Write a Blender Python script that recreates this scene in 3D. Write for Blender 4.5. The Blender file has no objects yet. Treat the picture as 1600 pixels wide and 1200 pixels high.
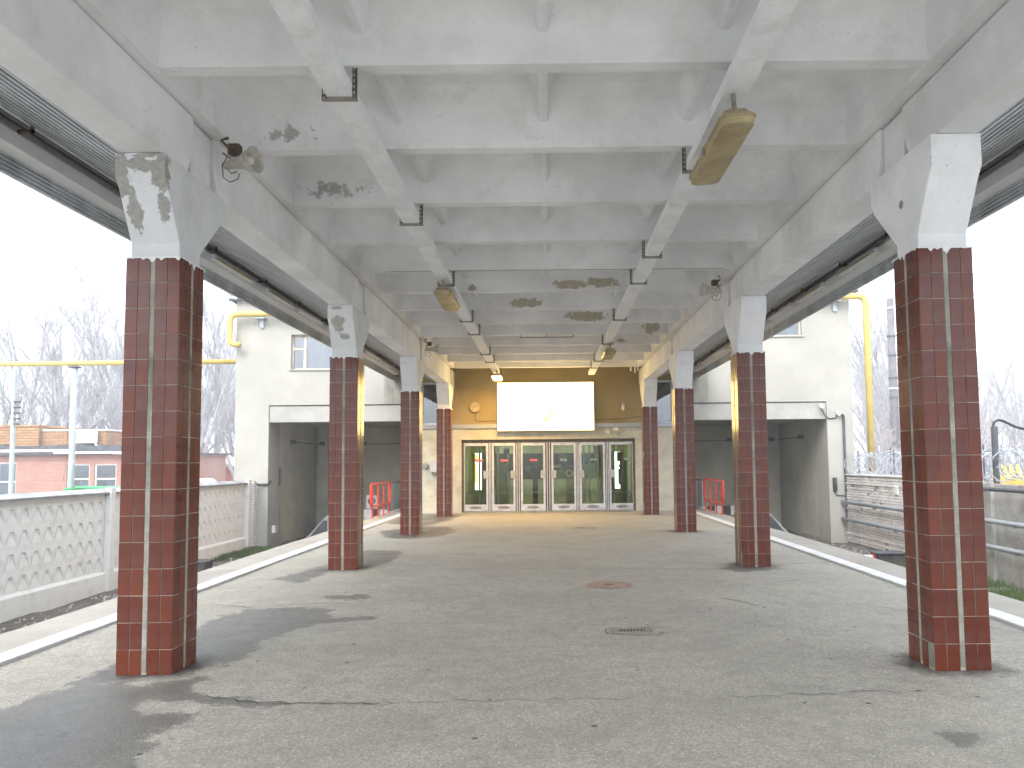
import bpy, math, random
from mathutils import Vector, Matrix, noise as mnoise
R = math.radians
sc = bpy.context.scene
col = sc.collection

# ------------------------------------------------------------------ camera, sky, sun, exposure
cam_d = bpy.data.cameras.new('camera'); cam = bpy.data.objects.new('camera', cam_d); col.objects.link(cam)
sc.camera = cam
PITCH, YAW, ROLL, FPX, CX, CY, EYE = R(3.924), R(.087), R(-.567), 1243.7, 51.5, 36.7, 1.613
fw = Vector((-math.sin(YAW)*math.cos(PITCH), math.cos(YAW)*math.cos(PITCH), math.sin(PITCH)))
rt = Vector((math.cos(YAW), math.sin(YAW), 0)); up = rt.cross(fw)
r2 = rt*math.cos(ROLL)+up*math.sin(ROLL); u2 = up*math.cos(ROLL)-rt*math.sin(ROLL)
cam.matrix_world = Matrix(((r2.x, u2.x, -fw.x, 0), (r2.y, u2.y, -fw.y, 0), (r2.z, u2.z, -fw.z, EYE), (0, 0, 0, 1)))
cam_d.sensor_width = 36; cam_d.lens = FPX/1600*36
cam_d.shift_x = -CX/1600; cam_d.shift_y = CY/1600
cam_d.clip_start = .05; cam_d.clip_end = 2000

SUN_EL, SUN_AZ = R(42), R(200)          # azimuth clockwise from +Y
w = bpy.data.worlds.new('World'); sc.world = w; w.use_nodes = True
nt = w.node_tree; nt.nodes.clear()
sky = nt.nodes.new('ShaderNodeTexSky'); sky.sky_type = 'NISHITA'; sky.sun_disc = False
sky.sun_elevation = SUN_EL; sky.sun_rotation = SUN_AZ; sky.dust_density = 4; sky.air_density = 1
hs = nt.nodes.new('ShaderNodeHueSaturation'); hs.inputs['Saturation'].default_value = .16
mx = nt.nodes.new('ShaderNodeMix'); mx.data_type = 'RGBA'; mx.inputs[0].default_value = .5
mx.inputs[7].default_value = (8.9, 9.6, 10.5, 1)
bg = nt.nodes.new('ShaderNodeBackground'); bg.inputs['Strength'].default_value = .13
ow = nt.nodes.new('ShaderNodeOutputWorld')
nt.links.new(sky.outputs[0], hs.inputs['Color']); nt.links.new(hs.outputs[0], mx.inputs[6])
nt.links.new(mx.outputs[2], bg.inputs['Color']); nt.links.new(bg.outputs[0], ow.inputs['Surface'])
sd = bpy.data.lights.new('sun', 'SUN'); sd.energy = .5; sd.angle = R(25); sd.color = (1, .97, .93)
sun = bpy.data.objects.new('sun', sd); col.objects.link(sun)
sv = Vector((math.sin(SUN_AZ)*math.cos(SUN_EL), math.cos(SUN_AZ)*math.cos(SUN_EL), math.sin(SUN_EL)))
sun.rotation_euler = sv.to_track_quat('Z', 'Y').to_euler(); sun.location = (0, -10, 30)
vs = sc.view_settings; vs.view_transform = 'Standard'; vs.look = 'None'; vs.gamma = 1; vs.use_curve_mapping = False
vs.exposure = 1.98
sc.cycles.max_bounces = 8; sc.cycles.diffuse_bounces = 5; sc.cycles.transparent_max_bounces = 12

# ------------------------------------------------------------------ helpers
rnd = random.Random(7)

class MB:
    def __init__(s): s.v = []; s.f = []
    def box(s, x0, x1, y0, y1, z0, z1):
        b = len(s.v)
        s.v += [(x, y, z) for z in (z0, z1) for y in (y0, y1) for x in (x0, x1)]
        s.f += [tuple(b+i for i in q) for q in ((0, 2, 3, 1), (4, 5, 7, 6), (0, 1, 5, 4), (2, 6, 7, 3), (0, 4, 6, 2), (1, 3, 7, 5))]
        return s
    def cbox(s, c, d):
        return s.box(c[0]-d[0]/2, c[0]+d[0]/2, c[1]-d[1]/2, c[1]+d[1]/2, c[2]-d[2]/2, c[2]+d[2]/2)
    def prism(s, pts, axis, a, b_, cap=True):
        # pts: 2D outline in the two other axes (x,z for 'y'; y,z for 'x'; x,y for 'z')
        n = len(pts); b = len(s.v)
        for t in (a, b_):
            for p, q in pts:
                s.v.append({'y': (p, t, q), 'x': (t, p, q), 'z': (p, q, t)}[axis])
        for i in range(n):
            j = (i+1) % n
            s.f.append((b+i, b+j, b+n+j, b+n+i))
        if cap: s.f += [tuple(b+i for i in range(n))[::-1], tuple(b+n+i for i in range(n))]
        return s
    def sheet(s, pts, axis, a, b_, thick=None):
        n = len(pts); b = len(s.v)
        for t in (a, b_):
            for p, q in pts: s.v.append({'y': (p, t, q), 'x': (t, p, q), 'z': (p, q, t)}[axis])
        for i in range(n-1): s.f.append((b+i, b+i+1, b+n+i+1, b+n+i))
        return s
    def tube(s, pts, r, seg=8, cap=True):
        pts = [Vector(p) for p in pts]; n = len(pts); b = len(s.v)
        rs = r if isinstance(r, (list, tuple)) else [r]*n
        prev = None
        for i, p in enumerate(pts):
            t = (pts[min(i+1, n-1)]-pts[max(i-1, 0)])
            if t.length < 1e-9: t = Vector((0, 0, 1))
            t.normalize()
            if prev is None:
                a = Vector((0, 0, 1)) if abs(t.z) < .9 else Vector((1, 0, 0))
                x = t.cross(a).normalized()
            else:
                x = (prev-t*prev.dot(t)).normalized()
            prev = x; y = t.cross(x)
            for k in range(seg):
                an = 2*math.pi*k/seg
                q = p+(x*math.cos(an)+y*math.sin(an))*rs[i]; s.v.append(tuple(q))
        for i in range(n-1):
            for k in range(seg):
                k2 = (k+1) % seg
                s.f.append((b+i*seg+k, b+i*seg+k2, b+(i+1)*seg+k2, b+(i+1)*seg+k))
        if cap and seg > 3:
            s.f += [tuple(b+k for k in range(seg))[::-1], tuple(b+(n-1)*seg+k for k in range(seg))]
        return s
    def lathe(s, c, axis, prof, seg=20):
        # prof: list of (t along axis, radius)
        c = Vector(c); ax = Vector(axis).normalized()
        a = Vector((0, 0, 1)) if abs(ax.z) < .9 else Vector((1, 0, 0))
        x = ax.cross(a).normalized(); y = ax.cross(x); b = len(s.v)
        for t, r_ in prof:
            for k in range(seg):
                an = 2*math.pi*k/seg
                s.v.append(tuple(c+ax*t+(x*math.cos(an)+y*math.sin(an))*r_))
        for i in range(len(prof)-1):
            for k in range(seg):
                k2 = (k+1) % seg
                s.f.append((b+i*seg+k, b+i*seg+k2, b+(i+1)*seg+k2, b+(i+1)*seg+k))
        return s
    def mesh(s, name, m, smooth=False):
        me = bpy.data.meshes.new(name); me.from_pydata(s.v, [], s.f); me.validate(); me.update()
        if m: me.materials.append(m)
        if smooth:
            for p in me.polygons: p.use_smooth = True
        return me
    def build(s, name, m, parent=None, smooth=False, loc=None, bevel=0):
        o = bpy.data.objects.new(name, s.mesh(name, m, smooth)); col.objects.link(o)
        if parent: o.parent = parent
        if loc: o.location = loc
        if bevel:
            md = o.modifiers.new('bevel', 'BEVEL'); md.width = bevel; md.segments = 2; md.limit_method = 'ANGLE'; md.angle_limit = R(40)
        return o

def tag(o, label=None, cat=None, group=None, kind=None):
    if label: o['label'] = label
    if cat: o['category'] = cat
    if group: o['group'] = group
    if kind: o['kind'] = kind
    return o
def empty(name, loc=(0, 0, 0), rz=0, **k):
    o = bpy.data.objects.new(name, None); o.location = loc; o.rotation_euler.z = rz; o.empty_display_size = .1
    col.objects.link(o); return tag(o, **k)
def link_mesh(name, me, parent=None, loc=(0, 0, 0), rot=(0, 0, 0), scale=(1, 1, 1)):
    o = bpy.data.objects.new(name, me); col.objects.link(o); o.location = loc; o.rotation_euler = rot; o.scale = scale
    if parent: o.parent = parent
    return o
def copy_tree(o, parent=None):
    c = o.copy(); col.objects.link(c); c.parent = parent
    for ch in list(o.children): copy_tree(ch, c)
    return c

# ---- materials
def new_mat(name):
    m = bpy.data.materials.new(name); m.use_nodes = True; n = m.node_tree; n.nodes.clear()
    out = n.nodes.new('ShaderNodeOutputMaterial'); b = n.nodes.new('ShaderNodeBsdfPrincipled')
    n.links.new(b.outputs[0], out.inputs[0]); return m, n, b
def N(n, t, **k):
    x = n.nodes.new(t)
    for a, v in k.items():
        if a.startswith('i_'): x.inputs[a[2:].replace('_', ' ')].default_value = v
        else: setattr(x, a, v)
    return x
def noise_n(n, co, scale, detail=4, rough=.6):
    x = N(n, 'ShaderNodeTexNoise'); x.inputs['Scale'].default_value = scale; x.inputs['Detail'].default_value = detail
    x.inputs['Roughness'].default_value = rough; n.links.new(co, x.inputs['Vector']); return x.outputs['Fac']
def ramp(n, src, p0, p1, c0=(0, 0, 0, 1), c1=(1, 1, 1, 1)):
    x = N(n, 'ShaderNodeValToRGB'); e = x.color_ramp.elements; e[0].position = p0; e[1].position = p1
    e[0].color = c0; e[1].color = c1; n.links.new(src, x.inputs[0]); return x.outputs[0]
def mixc(n, fac, a, b, blend='MIX'):
    x = N(n, 'ShaderNodeMix', data_type='RGBA', blend_type=blend)
    for i, v in ((0, fac), (6, a), (7, b)):
        if hasattr(v, 'is_linked') or hasattr(v, 'links'): n.links.new(v, x.inputs[i])
        elif i == 0: x.inputs[0].default_value = v
        else: x.inputs[i].default_value = (*v, 1) if len(v) == 3 else v
    return x.outputs[2]
def math_n(n, op, a, b=None, clamp=False):
    x = N(n, 'ShaderNodeMath', operation=op, use_clamp=clamp)
    for i, v in ((0, a), (1, b)):
        if v is None: continue
        if isinstance(v, (int, float)): x.inputs[i].default_value = v
        else: n.links.new(v, x.inputs[i])
    return x.outputs[0]
def sc3(c, k): return tuple(min(1, v*k) for v in c)

def simple(name, c, rough=.7, var=.12, scale=3, fine=40, bump=.15, metal=0, spec=.5, dirt=None, dirt_amt=.5, dirt_scale=1.2, rand=0, streak=False, bdist=.004):
    m, n, b = new_mat(name)
    tc = N(n, 'ShaderNodeTexCoord').outputs['Object']
    f1 = noise_n(n, tc, scale); f2 = noise_n(n, tc, fine, 3)
    cc = mixc(n, ramp(n, f1, .38, .62), sc3(c, 1-var), sc3(c, 1+var))
    cc = mixc(n, math_n(n, 'MULTIPLY', ramp(n, f2, .42, .64), var*2), cc, sc3(c, .62))
    if dirt:
        co = tc
        if streak:
            mp = N(n, 'ShaderNodeMapping'); mp.inputs['Scale'].default_value = (1.3, 1.3, .6); n.links.new(tc, mp.inputs[0]); co = mp.outputs[0]
        d = noise_n(n, co, dirt_scale, 8, .68)
        cc = mixc(n, math_n(n, 'MULTIPLY', ramp(n, d, .48, .68), dirt_amt), cc, dirt)
    if rand:
        oi = N(n, 'ShaderNodeObjectInfo').outputs['Random']
        h = N(n, 'ShaderNodeHueSaturation'); n.links.new(cc, h.inputs['Color'])
        n.links.new(math_n(n, 'ADD', math_n(n, 'MULTIPLY', oi, rand*2), 1-rand), h.inputs['Value']); cc = h.outputs[0]
    n.links.new(cc, b.inputs['Base Color'])
    b.inputs['Roughness'].default_value = rough; b.inputs['Metallic'].default_value = metal
    b.inputs['Specular IOR Level'].default_value = spec
    if bump:
        bp = N(n, 'ShaderNodeBump'); bp.inputs['Strength'].default_value = bump; bp.inputs['Distance'].default_value = bdist
        n.links.new(f2, bp.inputs['Height']); n.links.new(bp.outputs[0], b.inputs['Normal'])
    return m

def emit(name, c, s):
    m = bpy.data.materials.new(name); m.use_nodes = True; n = m.node_tree; n.nodes.clear()
    out = n.nodes.new('ShaderNodeOutputMaterial'); e = n.nodes.new('ShaderNodeEmission')
    e.inputs[0].default_value = (*c, 1); e.inputs[1].default_value = s; n.links.new(e.outputs[0], out.inputs[0]); return m

def peel_paint(name, base, under, patches=(), general=None, bump=.25, mould=()):
    """whitewash with patches (world-space ellipsoids roughened by noise) where the paint has come off"""
    m, n, b = new_mat(name)
    tc = N(n, 'ShaderNodeTexCoord').outputs['Object']
    geo = N(n, 'ShaderNodeNewGeometry').outputs['Position']
    f1 = noise_n(n, tc, .9, 5); f2 = noise_n(n, tc, 26, 4); f3 = noise_n(n, tc, 9, 12, .72)
    cc = mixc(n, ramp(n, f1, .38, .62), sc3(base, .86), sc3(base, 1.05))
    st = noise_n(n, tc, 2.3, 9, .72)
    sp_ = noise_n(n, tc, 38, 3, .8)
    cc = mixc(n, math_n(n, 'MULTIPLY', math_n(n, 'MULTIPLY', ramp(n, sp_, .64, .68), ramp(n, f1, .45, .6)), .6), cc, (.2, .19, .17))
    cc = mixc(n, math_n(n, 'MULTIPLY', ramp(n, st, .52, .66), .36), cc, (base[0]*.72, base[1]*.69, base[2]*.63))
    mask = None
    def ell(lst, amp, t0, t1):
        mk = None
        for c, r_ in lst:
            v = N(n, 'ShaderNodeVectorMath', operation='SUBTRACT'); n.links.new(geo, v.inputs[0]); v.inputs[1].default_value = c
            d = N(n, 'ShaderNodeVectorMath', operation='DIVIDE'); n.links.new(v.outputs[0], d.inputs[0]); d.inputs[1].default_value = r_
            l = N(n, 'ShaderNodeVectorMath', operation='LENGTH'); n.links.new(d.outputs[0], l.inputs[0])
            q = math_n(n, 'SUBTRACT', 1.0, l.outputs['Value'])
            mk = q if mk is None else math_n(n, 'MAXIMUM', mk, q)
        mk = math_n(n, 'ADD', mk, math_n(n, 'MULTIPLY', math_n(n, 'SUBTRACT', f3, .5), amp))
        return ramp(n, mk, t0, t1)
    if patches: mask = ell(patches, 3.2, .0, .03)
    if general is not None:
        g = ramp(n, f3, general, general+.015)
        mask = g if mask is None else math_n(n, 'MAXIMUM', mask, g)
    if mask is not None:
        uc = mixc(n, ramp(n, f2, .3, .7), sc3(under, .8), sc3(under, 1.15))
        cc = mixc(n, mask, cc, uc)
    if mould:
        mm = ell(mould, 6.5, .5, .75)
        cc = mixc(n, math_n(n, 'MULTIPLY', mm, .55), cc, (.16, .15, .13))
    n.links.new(cc, b.inputs['Base Color']); b.inputs['Roughness'].default_value = .85; b.inputs['Specular IOR Level'].default_value = .25
    h = math_n(n, 'MULTIPLY', f2, .4)
    if mask is not None: h = math_n(n, 'SUBTRACT', h, mask)
    bp = N(n, 'ShaderNodeBump'); bp.inputs['Strength'].default_value = bump; bp.inputs['Distance'].default_value = .008
    n.links.new(h, bp.inputs['Height']); n.links.new(bp.outputs[0], b.inputs['Normal'])
    return m

WHITE = (.80, .81, .82)
M = {}
M['ceil'] = peel_paint('ceiling_whitewash', WHITE, (.42, .385, .30),
    patches=[((.45, 13.72, 4.70), (.34, .3, .075)), ((.95, 13.72, 4.73), (.36, .3, .07)), ((-.38, 15.31, 4.70), (.32, .3, .10)),
             ((.9, 16.9, 4.72), (.45, .3, .10)), ((2.5, 18.49, 4.72), (.2, .3, .12)), ((-1.27, 13.72, 4.66), (.07, .3, .05)),
             ((1.9, 20.08, 4.68), (.14, .3, .05))],
    mould=[((-2.45, 8.95, 4.74), (.42, .35, .14)), ((-2.45, 7.36, 4.75), (.3, .3, .11))])
M['paint'] = peel_paint('beam_whitewash', WHITE, (.33, .31, .27), general=.735)
M['paint_peeled'] = peel_paint('flaking_whitewash', (.68, .70, .71), (.36, .355, .33), general=.70, bump=.5,
    patches=[((-3.29, 6.03, 3.9), (.08, .2, .22)), ((-3.13, 6.03, 3.95), (.16, .12, .06)), ((-2.98, 6.03, 3.86), (.07, .1, .2)), ((-3.24, 6.15, 3.62), (.06, .2, .17)), ((-3.0, 6.15, 3.6), (.05, .1, .16)), ((-3.1, 6.0, 4.02), (.1, .1, .03))])
M['paint_rough'] = peel_paint('rough_whitewash', (.68, .69, .69), (.42, .41, .38), general=.68, bump=.6,
    patches=[((-3.18, 12.03, 3.76), (.10, .3, .13)), ((-3.1, 12.05, 3.58), (.09, .3, .05)), ((-3.2, 12.05, 4.0), (.1, .3, .03))])
M['paint_some'] = peel_paint('worn_whitewash', (.68, .69, .69), (.30, .29, .26), general=.66, bump=.4)
M['tile'] = simple('glazed_tile', (.108, .0185, .007), rough=.2, var=.14, scale=5, fine=30, bump=.1, rand=.08, spec=.38, dirt=(.10, .075, .06), dirt_amt=.35, dirt_scale=3.5, bdist=.003)
M['tile_warm'] = simple('glazed_tile_warm', (.125, .024, .008), rough=.22, var=.14, scale=5, fine=30, bump=.06, rand=.08, spec=.36, bdist=.003)
M['grout'] = simple('grout', (.48, .455, .37), rough=.9, var=.2, scale=6, fine=60, dirt=(.09, .08, .06), dirt_amt=.6, dirt_scale=3)
M['mortar'] = simple('mortar_strip', (.31, .30, .25), rough=.9, var=.22, scale=7, fine=80, bump=.5, dirt=(.07, .06, .05), dirt_amt=.7, dirt_scale=2.2)
M['patch'] = simple('mortar_patch', (.19, .185, .15), rough=.95, var=.2, scale=9, fine=90, bump=.6)
M['galv'] = simple('weathered_white_metal', (.86, .87, .88), rough=.5, var=.06, scale=3, fine=50, bump=.1, dirt=(.4, .37, .32), dirt_amt=.25, dirt_scale=3)
M['tray'] = simple('painted_tray', (.80, .82, .84), rough=.7, var=.05, scale=2, fine=30, bump=.08, dirt=(.42, .40, .36), dirt_amt=.3, dirt_scale=5)
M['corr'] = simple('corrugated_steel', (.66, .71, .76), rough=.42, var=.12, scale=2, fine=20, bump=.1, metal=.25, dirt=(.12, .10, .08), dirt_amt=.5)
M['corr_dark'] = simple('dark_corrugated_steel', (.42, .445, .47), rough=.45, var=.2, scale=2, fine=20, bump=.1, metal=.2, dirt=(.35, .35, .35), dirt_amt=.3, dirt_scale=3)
M['rust'] = simple('rusty_steel', (.11, .075, .05), rough=.85, var=.3, scale=12, fine=60, bump=.3, dirt=(.2, .2, .2), dirt_amt=.5, dirt_scale=8)
M['steel'] = simple('bare_steel', (.30, .28, .25), rough=.5, var=.2, scale=8, fine=60, metal=.6)
M['black'] = simple('black_rubber', (.025, .025, .028), rough=.6, var=.2)
M['blackbox'] = simple('black_painted_steel', (.03, .028, .03), rough=.45, var=.4, scale=6, dirt=(.15, .14, .12), dirt_amt=.5)
M['plaster'] = simple('facade_plaster', (.345, .335, .30), rough=.9, var=.07, scale=.8, fine=18, bump=.35, dirt=(.30, .29, .26), dirt_amt=.45, dirt_scale=.9, streak=True, bdist=.01)
M['plaster_grime'] = simple('stained_concrete', (.29, .28, .245), rough=.9, var=.15, scale=1.5, fine=18, bump=.35, dirt=(.10, .09, .07), dirt_amt=.8, dirt_scale=1.6, streak=True, bdist=.01)
M['lintel'] = simple('lintel_plaster', (.345, .338, .31), rough=.9, var=.1, scale=1.5, fine=25, bump=.3, dirt=(.28, .27, .24), dirt_amt=.5, dirt_scale=1.6)
M['alcove'] = simple('alcove_plaster', (.45, .43, .34), rough=.92, var=.15, scale=.7, fine=15, bump=.3, dirt=(.5, .5, .46), dirt_amt=.25, dirt_scale=.8)
M['wall_up'] = simple('ochre_wall', (.29, .225, .095), rough=.8, var=.16, scale=1.2, fine=30, bump=.25, dirt=(.20, .17, .12), dirt_amt=.5, dirt_scale=1.2)
M['wall_low'] = simple('beige_wall', (.50, .49, .40), rough=.85, var=.1, scale=2, fine=40, bump=.25, dirt=(.28, .27, .2), dirt_amt=.6, dirt_scale=2.4)
M['alu'] = simple('door_aluminium', (.60, .66, .77), rough=.38, var=.1, scale=6, fine=50, bump=.06, metal=.1, dirt=(.25, .24, .22), dirt_amt=.4, dirt_scale=5)
M['brown'] = simple('brown_frame', (.10, .085, .06), rough=.6)
M['wood'] = simple('window_wood', (.50, .46, .40), rough=.7, var=.2, scale=5, dirt=(.42, .2, .1), dirt_amt=.6, dirt_scale=3)
M['sill'] = simple('sill_metal', (.36, .39, .42), rough=.5, metal=.4)
M['coping'] = simple('roof_felt', (.07, .075, .085), rough=.8, var=.3)
M['red'] = simple('red_paint', (.62, .045, .02), rough=.35, var=.12, scale=6, bump=.08, dirt=(.25, .05, .03), dirt_amt=.5, dirt_scale=9)
M['yellow'] = simple('yellow_pipe_paint', (.56, .42, .12), rough=.5, var=.08, scale=2, dirt=(.5, .35, .15), dirt_amt=.3, dirt_scale=3)
M['green'] = simple('green_paint', (.04, .36, .12), rough=.5)
M['post'] = simple('pale_post', (.36, .42, .42), rough=.5, var=.08)
M['horn'] = simple('loudspeaker_enamel', (.60, .58, .53), rough=.5, var=.2, scale=10, dirt=(.2, .12, .07), dirt_amt=.5, dirt_scale=8)
M['diff'] = simple('yellowed_diffuser', (.40, .325, .165), rough=.25, var=.2, scale=3, fine=90, bump=.05, dirt=(.36, .31, .2), dirt_amt=.4, dirt_scale=2.5)
M['lampbody'] = simple('lamp_housing', (.34, .27, .17), rough=.5, var=.2, scale=6)
M['ledge'] = simple('edge_slab_concrete', (.315, .29, .255), rough=.85, var=.09, scale=1.5, fine=60, bump=.25, rand=.05, dirt=(.33, .30, .26), dirt_amt=.4, dirt_scale=2)
M['white_line'] = simple('white_edge_paint', (.62, .62, .61), rough=.65, var=.06, scale=4, fine=60, bump=.15, dirt=(.4, .39, .37), dirt_amt=.5, dirt_scale=5)
M['concrete'] = simple('fence_concrete', (.73, .72, .69), rough=.9, var=.04, scale=3, fine=40, bump=.3, dirt=(.36, .37, .38), dirt_amt=.45, dirt_scale=3.0)
M['concrete_dark'] = simple('old_concrete', (.36, .35, .32), rough=.9, var=.15, scale=2, fine=30, bump=.4, dirt=(.13, .12, .10), dirt_amt=.7, dirt_scale=1.6)
M['cap'] = simple('zinc_coping', (.34, .34, .36), rough=.6, metal=.3, var=.25, scale=4, dirt=(.5, .5, .5), dirt_amt=.4, dirt_scale=3)
M['wbrick'] = simple('whitewashed_brick', (.72, .70, .68), rough=.9, var=.12, scale=2, fine=40, bump=.5, dirt=(.30, .19, .15), dirt_amt=.5, dirt_scale=4)
M['snow'] = simple('pale_roof', (.75, .77, .8), rough=.7)
M['clockface'] = simple('clock_face', (.42, .35, .22), rough=.5)
M['camw'] = simple('camera_white', (.75, .74, .7), rough=.4, var=.05)
M['acw'] = simple('air_conditioner_white', (.78, .8, .8), rough=.4, var=.04)
M['grey'] = simple('grey_box_paint', (.42, .45, .47), rough=.5)
M['van'] = simple('van_paint', (.78, .8, .84), rough=.3, var=.04)
M['blue'] = simple('blue_paint', (.10, .17, .32), rough=.5)
M['tankyellow'] = simple('tank_yellow', (.75, .45, .05), rough=.5)
M['bark'] = simple('frosted_bark', (.27, .25, .25), rough=.9, var=.2, scale=3, dirt=(.45, .45, .48), dirt_amt=.5, dirt_scale=3)
M['twig'] = simple('frosted_twig', (.38, .37, .385), rough=.9, var=.1, scale=2)
M['twig_brown'] = simple('frosted_brown_twig', (.40, .36, .34), rough=.9, var=.1, scale=2)
M['frost'] = simple('frosted_wire', (.36, .38, .42), rough=.8, var=.2, scale=10)
M['grass'] = simple('grass_blade', (.07, .12, .025), rough=.8, var=.4, scale=6, rand=.1)
M['soil'] = simple('trackside_soil', (.09, .08, .068), rough=.95, var=.35, scale=1.4, fine=14, bump=.9, dirt=(.22, .20, .18), dirt_amt=.6, dirt_scale=5, bdist=.03)
M['yard'] = simple('frosty_yard', (.34, .335, .32), rough=.95, var=.15, scale=.2, fine=3, bump=.2)  # yard tone lightened to bounce light up onto the canopy ceiling
M['rubber_mat'] = simple('kick_mark', (.28, .28, .28), rough=.6, metal=.3)
M['stk_red'] = simple('red_sticker', (.42, .012, .04), rough=.4, var=.03)
M['stk_green'] = simple('green_sticker', (.0, .15, .055), rough=.4, var=.03)
M['letter'] = simple('white_lettering', (.8, .8, .8), rough=.5, var=.02)
M['paper'] = simple('paper_notice', (.6, .68, .62), rough=.7, var=.05)
M['poster_dark'] = simple('dark_poster', (.05, .05, .09), rough=.5, var=.4, scale=8)
M['inroom'] = simple('hall_plaster', (.30, .32, .16), rough=.8, var=.3, scale=1.1)
M['infloor'] = simple('hall_floor', (.18, .18, .13), rough=.3, var=.2)
M['indark'] = simple('hall_dark', (.06, .065, .05), rough=.6, var=.3)

def glass_mat(name, tint, gloss=.12, rough=.02):
    m = bpy.data.materials.new(name); m.use_nodes = True; n = m.node_tree; n.nodes.clear()
    out = n.nodes.new('ShaderNodeOutputMaterial'); mixs = n.nodes.new('ShaderNodeMixShader')
    t = n.nodes.new('ShaderNodeBsdfTransparent'); t.inputs[0].default_value = (*tint, 1)
    g = n.nodes.new('ShaderNodeBsdfGlossy'); g.inputs['Roughness'].default_value = rough
    fr = n.nodes.new('ShaderNodeFresnel'); fr.inputs[0].default_value = 1.5
    a = math_n(n, 'MULTIPLY', fr.outputs[0], gloss/.04)
    n.links.new(a, mixs.inputs[0]); n.links.new(t.outputs[0], mixs.inputs[1]); n.links.new(g.outputs[0], mixs.inputs[2])
    n.links.new(mixs.outputs[0], out.inputs[0]); return m
M['pole'] = simple('weathered_pole', (.15, .14, .155), rough=.9, var=.2, scale=4)
M['glass'] = glass_mat('door_glass', (.74, .82, .70), .045)
M['winglass'] = glass_mat('window_glass', (.55, .62, .68), .16)
M['curtain'] = simple('pale_curtain', (.52, .60, .68), rough=.8, var=.05, scale=4)
M['darkwin'] = simple('dark_interior', (.04, .05, .07), rough=.5, var=.4, scale=3)

def brick_mat(name, c1, c2, mort, bw=.25, bh=.075, wash=0):
    m, n, b = new_mat(name)
    tc = N(n, 'ShaderNodeTexCoord').outputs['Object']
    sp = N(n, 'ShaderNodeSeparateXYZ'); n.links.new(tc, sp.inputs[0])
    cb = N(n, 'ShaderNodeCombineXYZ')
    n.links.new(math_n(n, 'ADD', sp.outputs[0], sp.outputs[1]), cb.inputs[0]); n.links.new(sp.outputs[2], cb.inputs[1])
    br = N(n, 'ShaderNodeTexBrick'); br.inputs['Scale'].default_value = 1; br.inputs['Brick Width'].default_value = bw
    br.inputs['Row Height'].default_value = bh; br.inputs['Mortar Size'].default_value = .012
    br.inputs['Color1'].default_value = (*c1, 1); br.inputs['Color2'].default_value = (*c2, 1); br.inputs['Mortar'].default_value = (*mort, 1)
    n.links.new(cb.outputs[0], br.inputs['Vector'])
    f = noise_n(n, tc, .6, 6, .7)
    cc = mixc(n, math_n(n, 'MULTIPLY', ramp(n, f, .42, .66), wash), br.outputs[0], (.42, .33, .31))
    f2 = noise_n(n, tc, 25, 3)
    cc = mixc(n, math_n(n, 'MULTIPLY', ramp(n, f2, .4, .7), .3), cc, sc3(c1, .5))
    n.links.new(cc, b.inputs['Base Color']); b.inputs['Roughness'].default_value = .9
    bp = N(n, 'ShaderNodeBump'); bp.inputs['Strength'].default_value = .6; bp.inputs['Distance'].default_value = .012; bp.invert = True
    n.links.new(br.outputs['Fac'], bp.inputs['Height']); n.links.new(bp.outputs[0], b.inputs['Normal'])
    return m
M['brick_red'] = brick_mat('red_brick', (.31, .085, .04), (.40, .13, .065), (.34, .28, .24), wash=.45)
M['brick_parapet'] = brick_mat('ochre_brick', (.36, .165, .06), (.48, .28, .12), (.10, .08, .06), bh=.155, bw=.5, wash=.2)
M['red_wall'] = simple('red_wall_paint', (.27, .07, .045), rough=.9)

# ------------------------------------------------------------------ ground and platform
GZ = -1.06
g = MB()
for (x0, x1, y0, y1, st) in ((-12, -5.3, 2, 40, .35), (5.3, 12, 2, 40, .35)):
    nx = int((x1-x0)/st); ny = int((y1-y0)/st); b = len(g.v)
    for j in range(ny+1):
        for i in range(nx+1):
            x = x0+(x1-x0)*i/nx; y = y0+(y1-y0)*j/ny
            e = 0 if i in (0, nx) or j in (0, ny) else 1
            g.v.append((x, y, GZ+e*(.08*mnoise.noise(Vector((x*.9, y*.9, 3)))+.04*mnoise.noise(Vector((x*4, y*4, 0))))))
    for j in range(ny):
        for i in range(nx):
            a = b+j*(nx+1)+i; g.f.append((a, a+1, a+nx+2, a+nx+1))
S = 400
tag(g.build('trackbed', M['soil'], smooth=True), 'dark trackside soil below the platform', kind='structure')
g = MB()
for x0, x1, y0, y1 in ((-S, -12, -S, S), (12, S, -S, S), (-12, 12, 40, S), (-12, 12, -S, 2), (-5.3, 5.3, 2, 40)):
    b = len(g.v); g.v += [(x0, y0, GZ), (x1, y0, GZ), (x1, y1, GZ), (x0, y1, GZ)]; g.f.append((b, b+1, b+2, b+3))
tag(g.build('ground', M['yard']), 'pale frosty yard ground round the platform', kind='structure')

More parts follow.
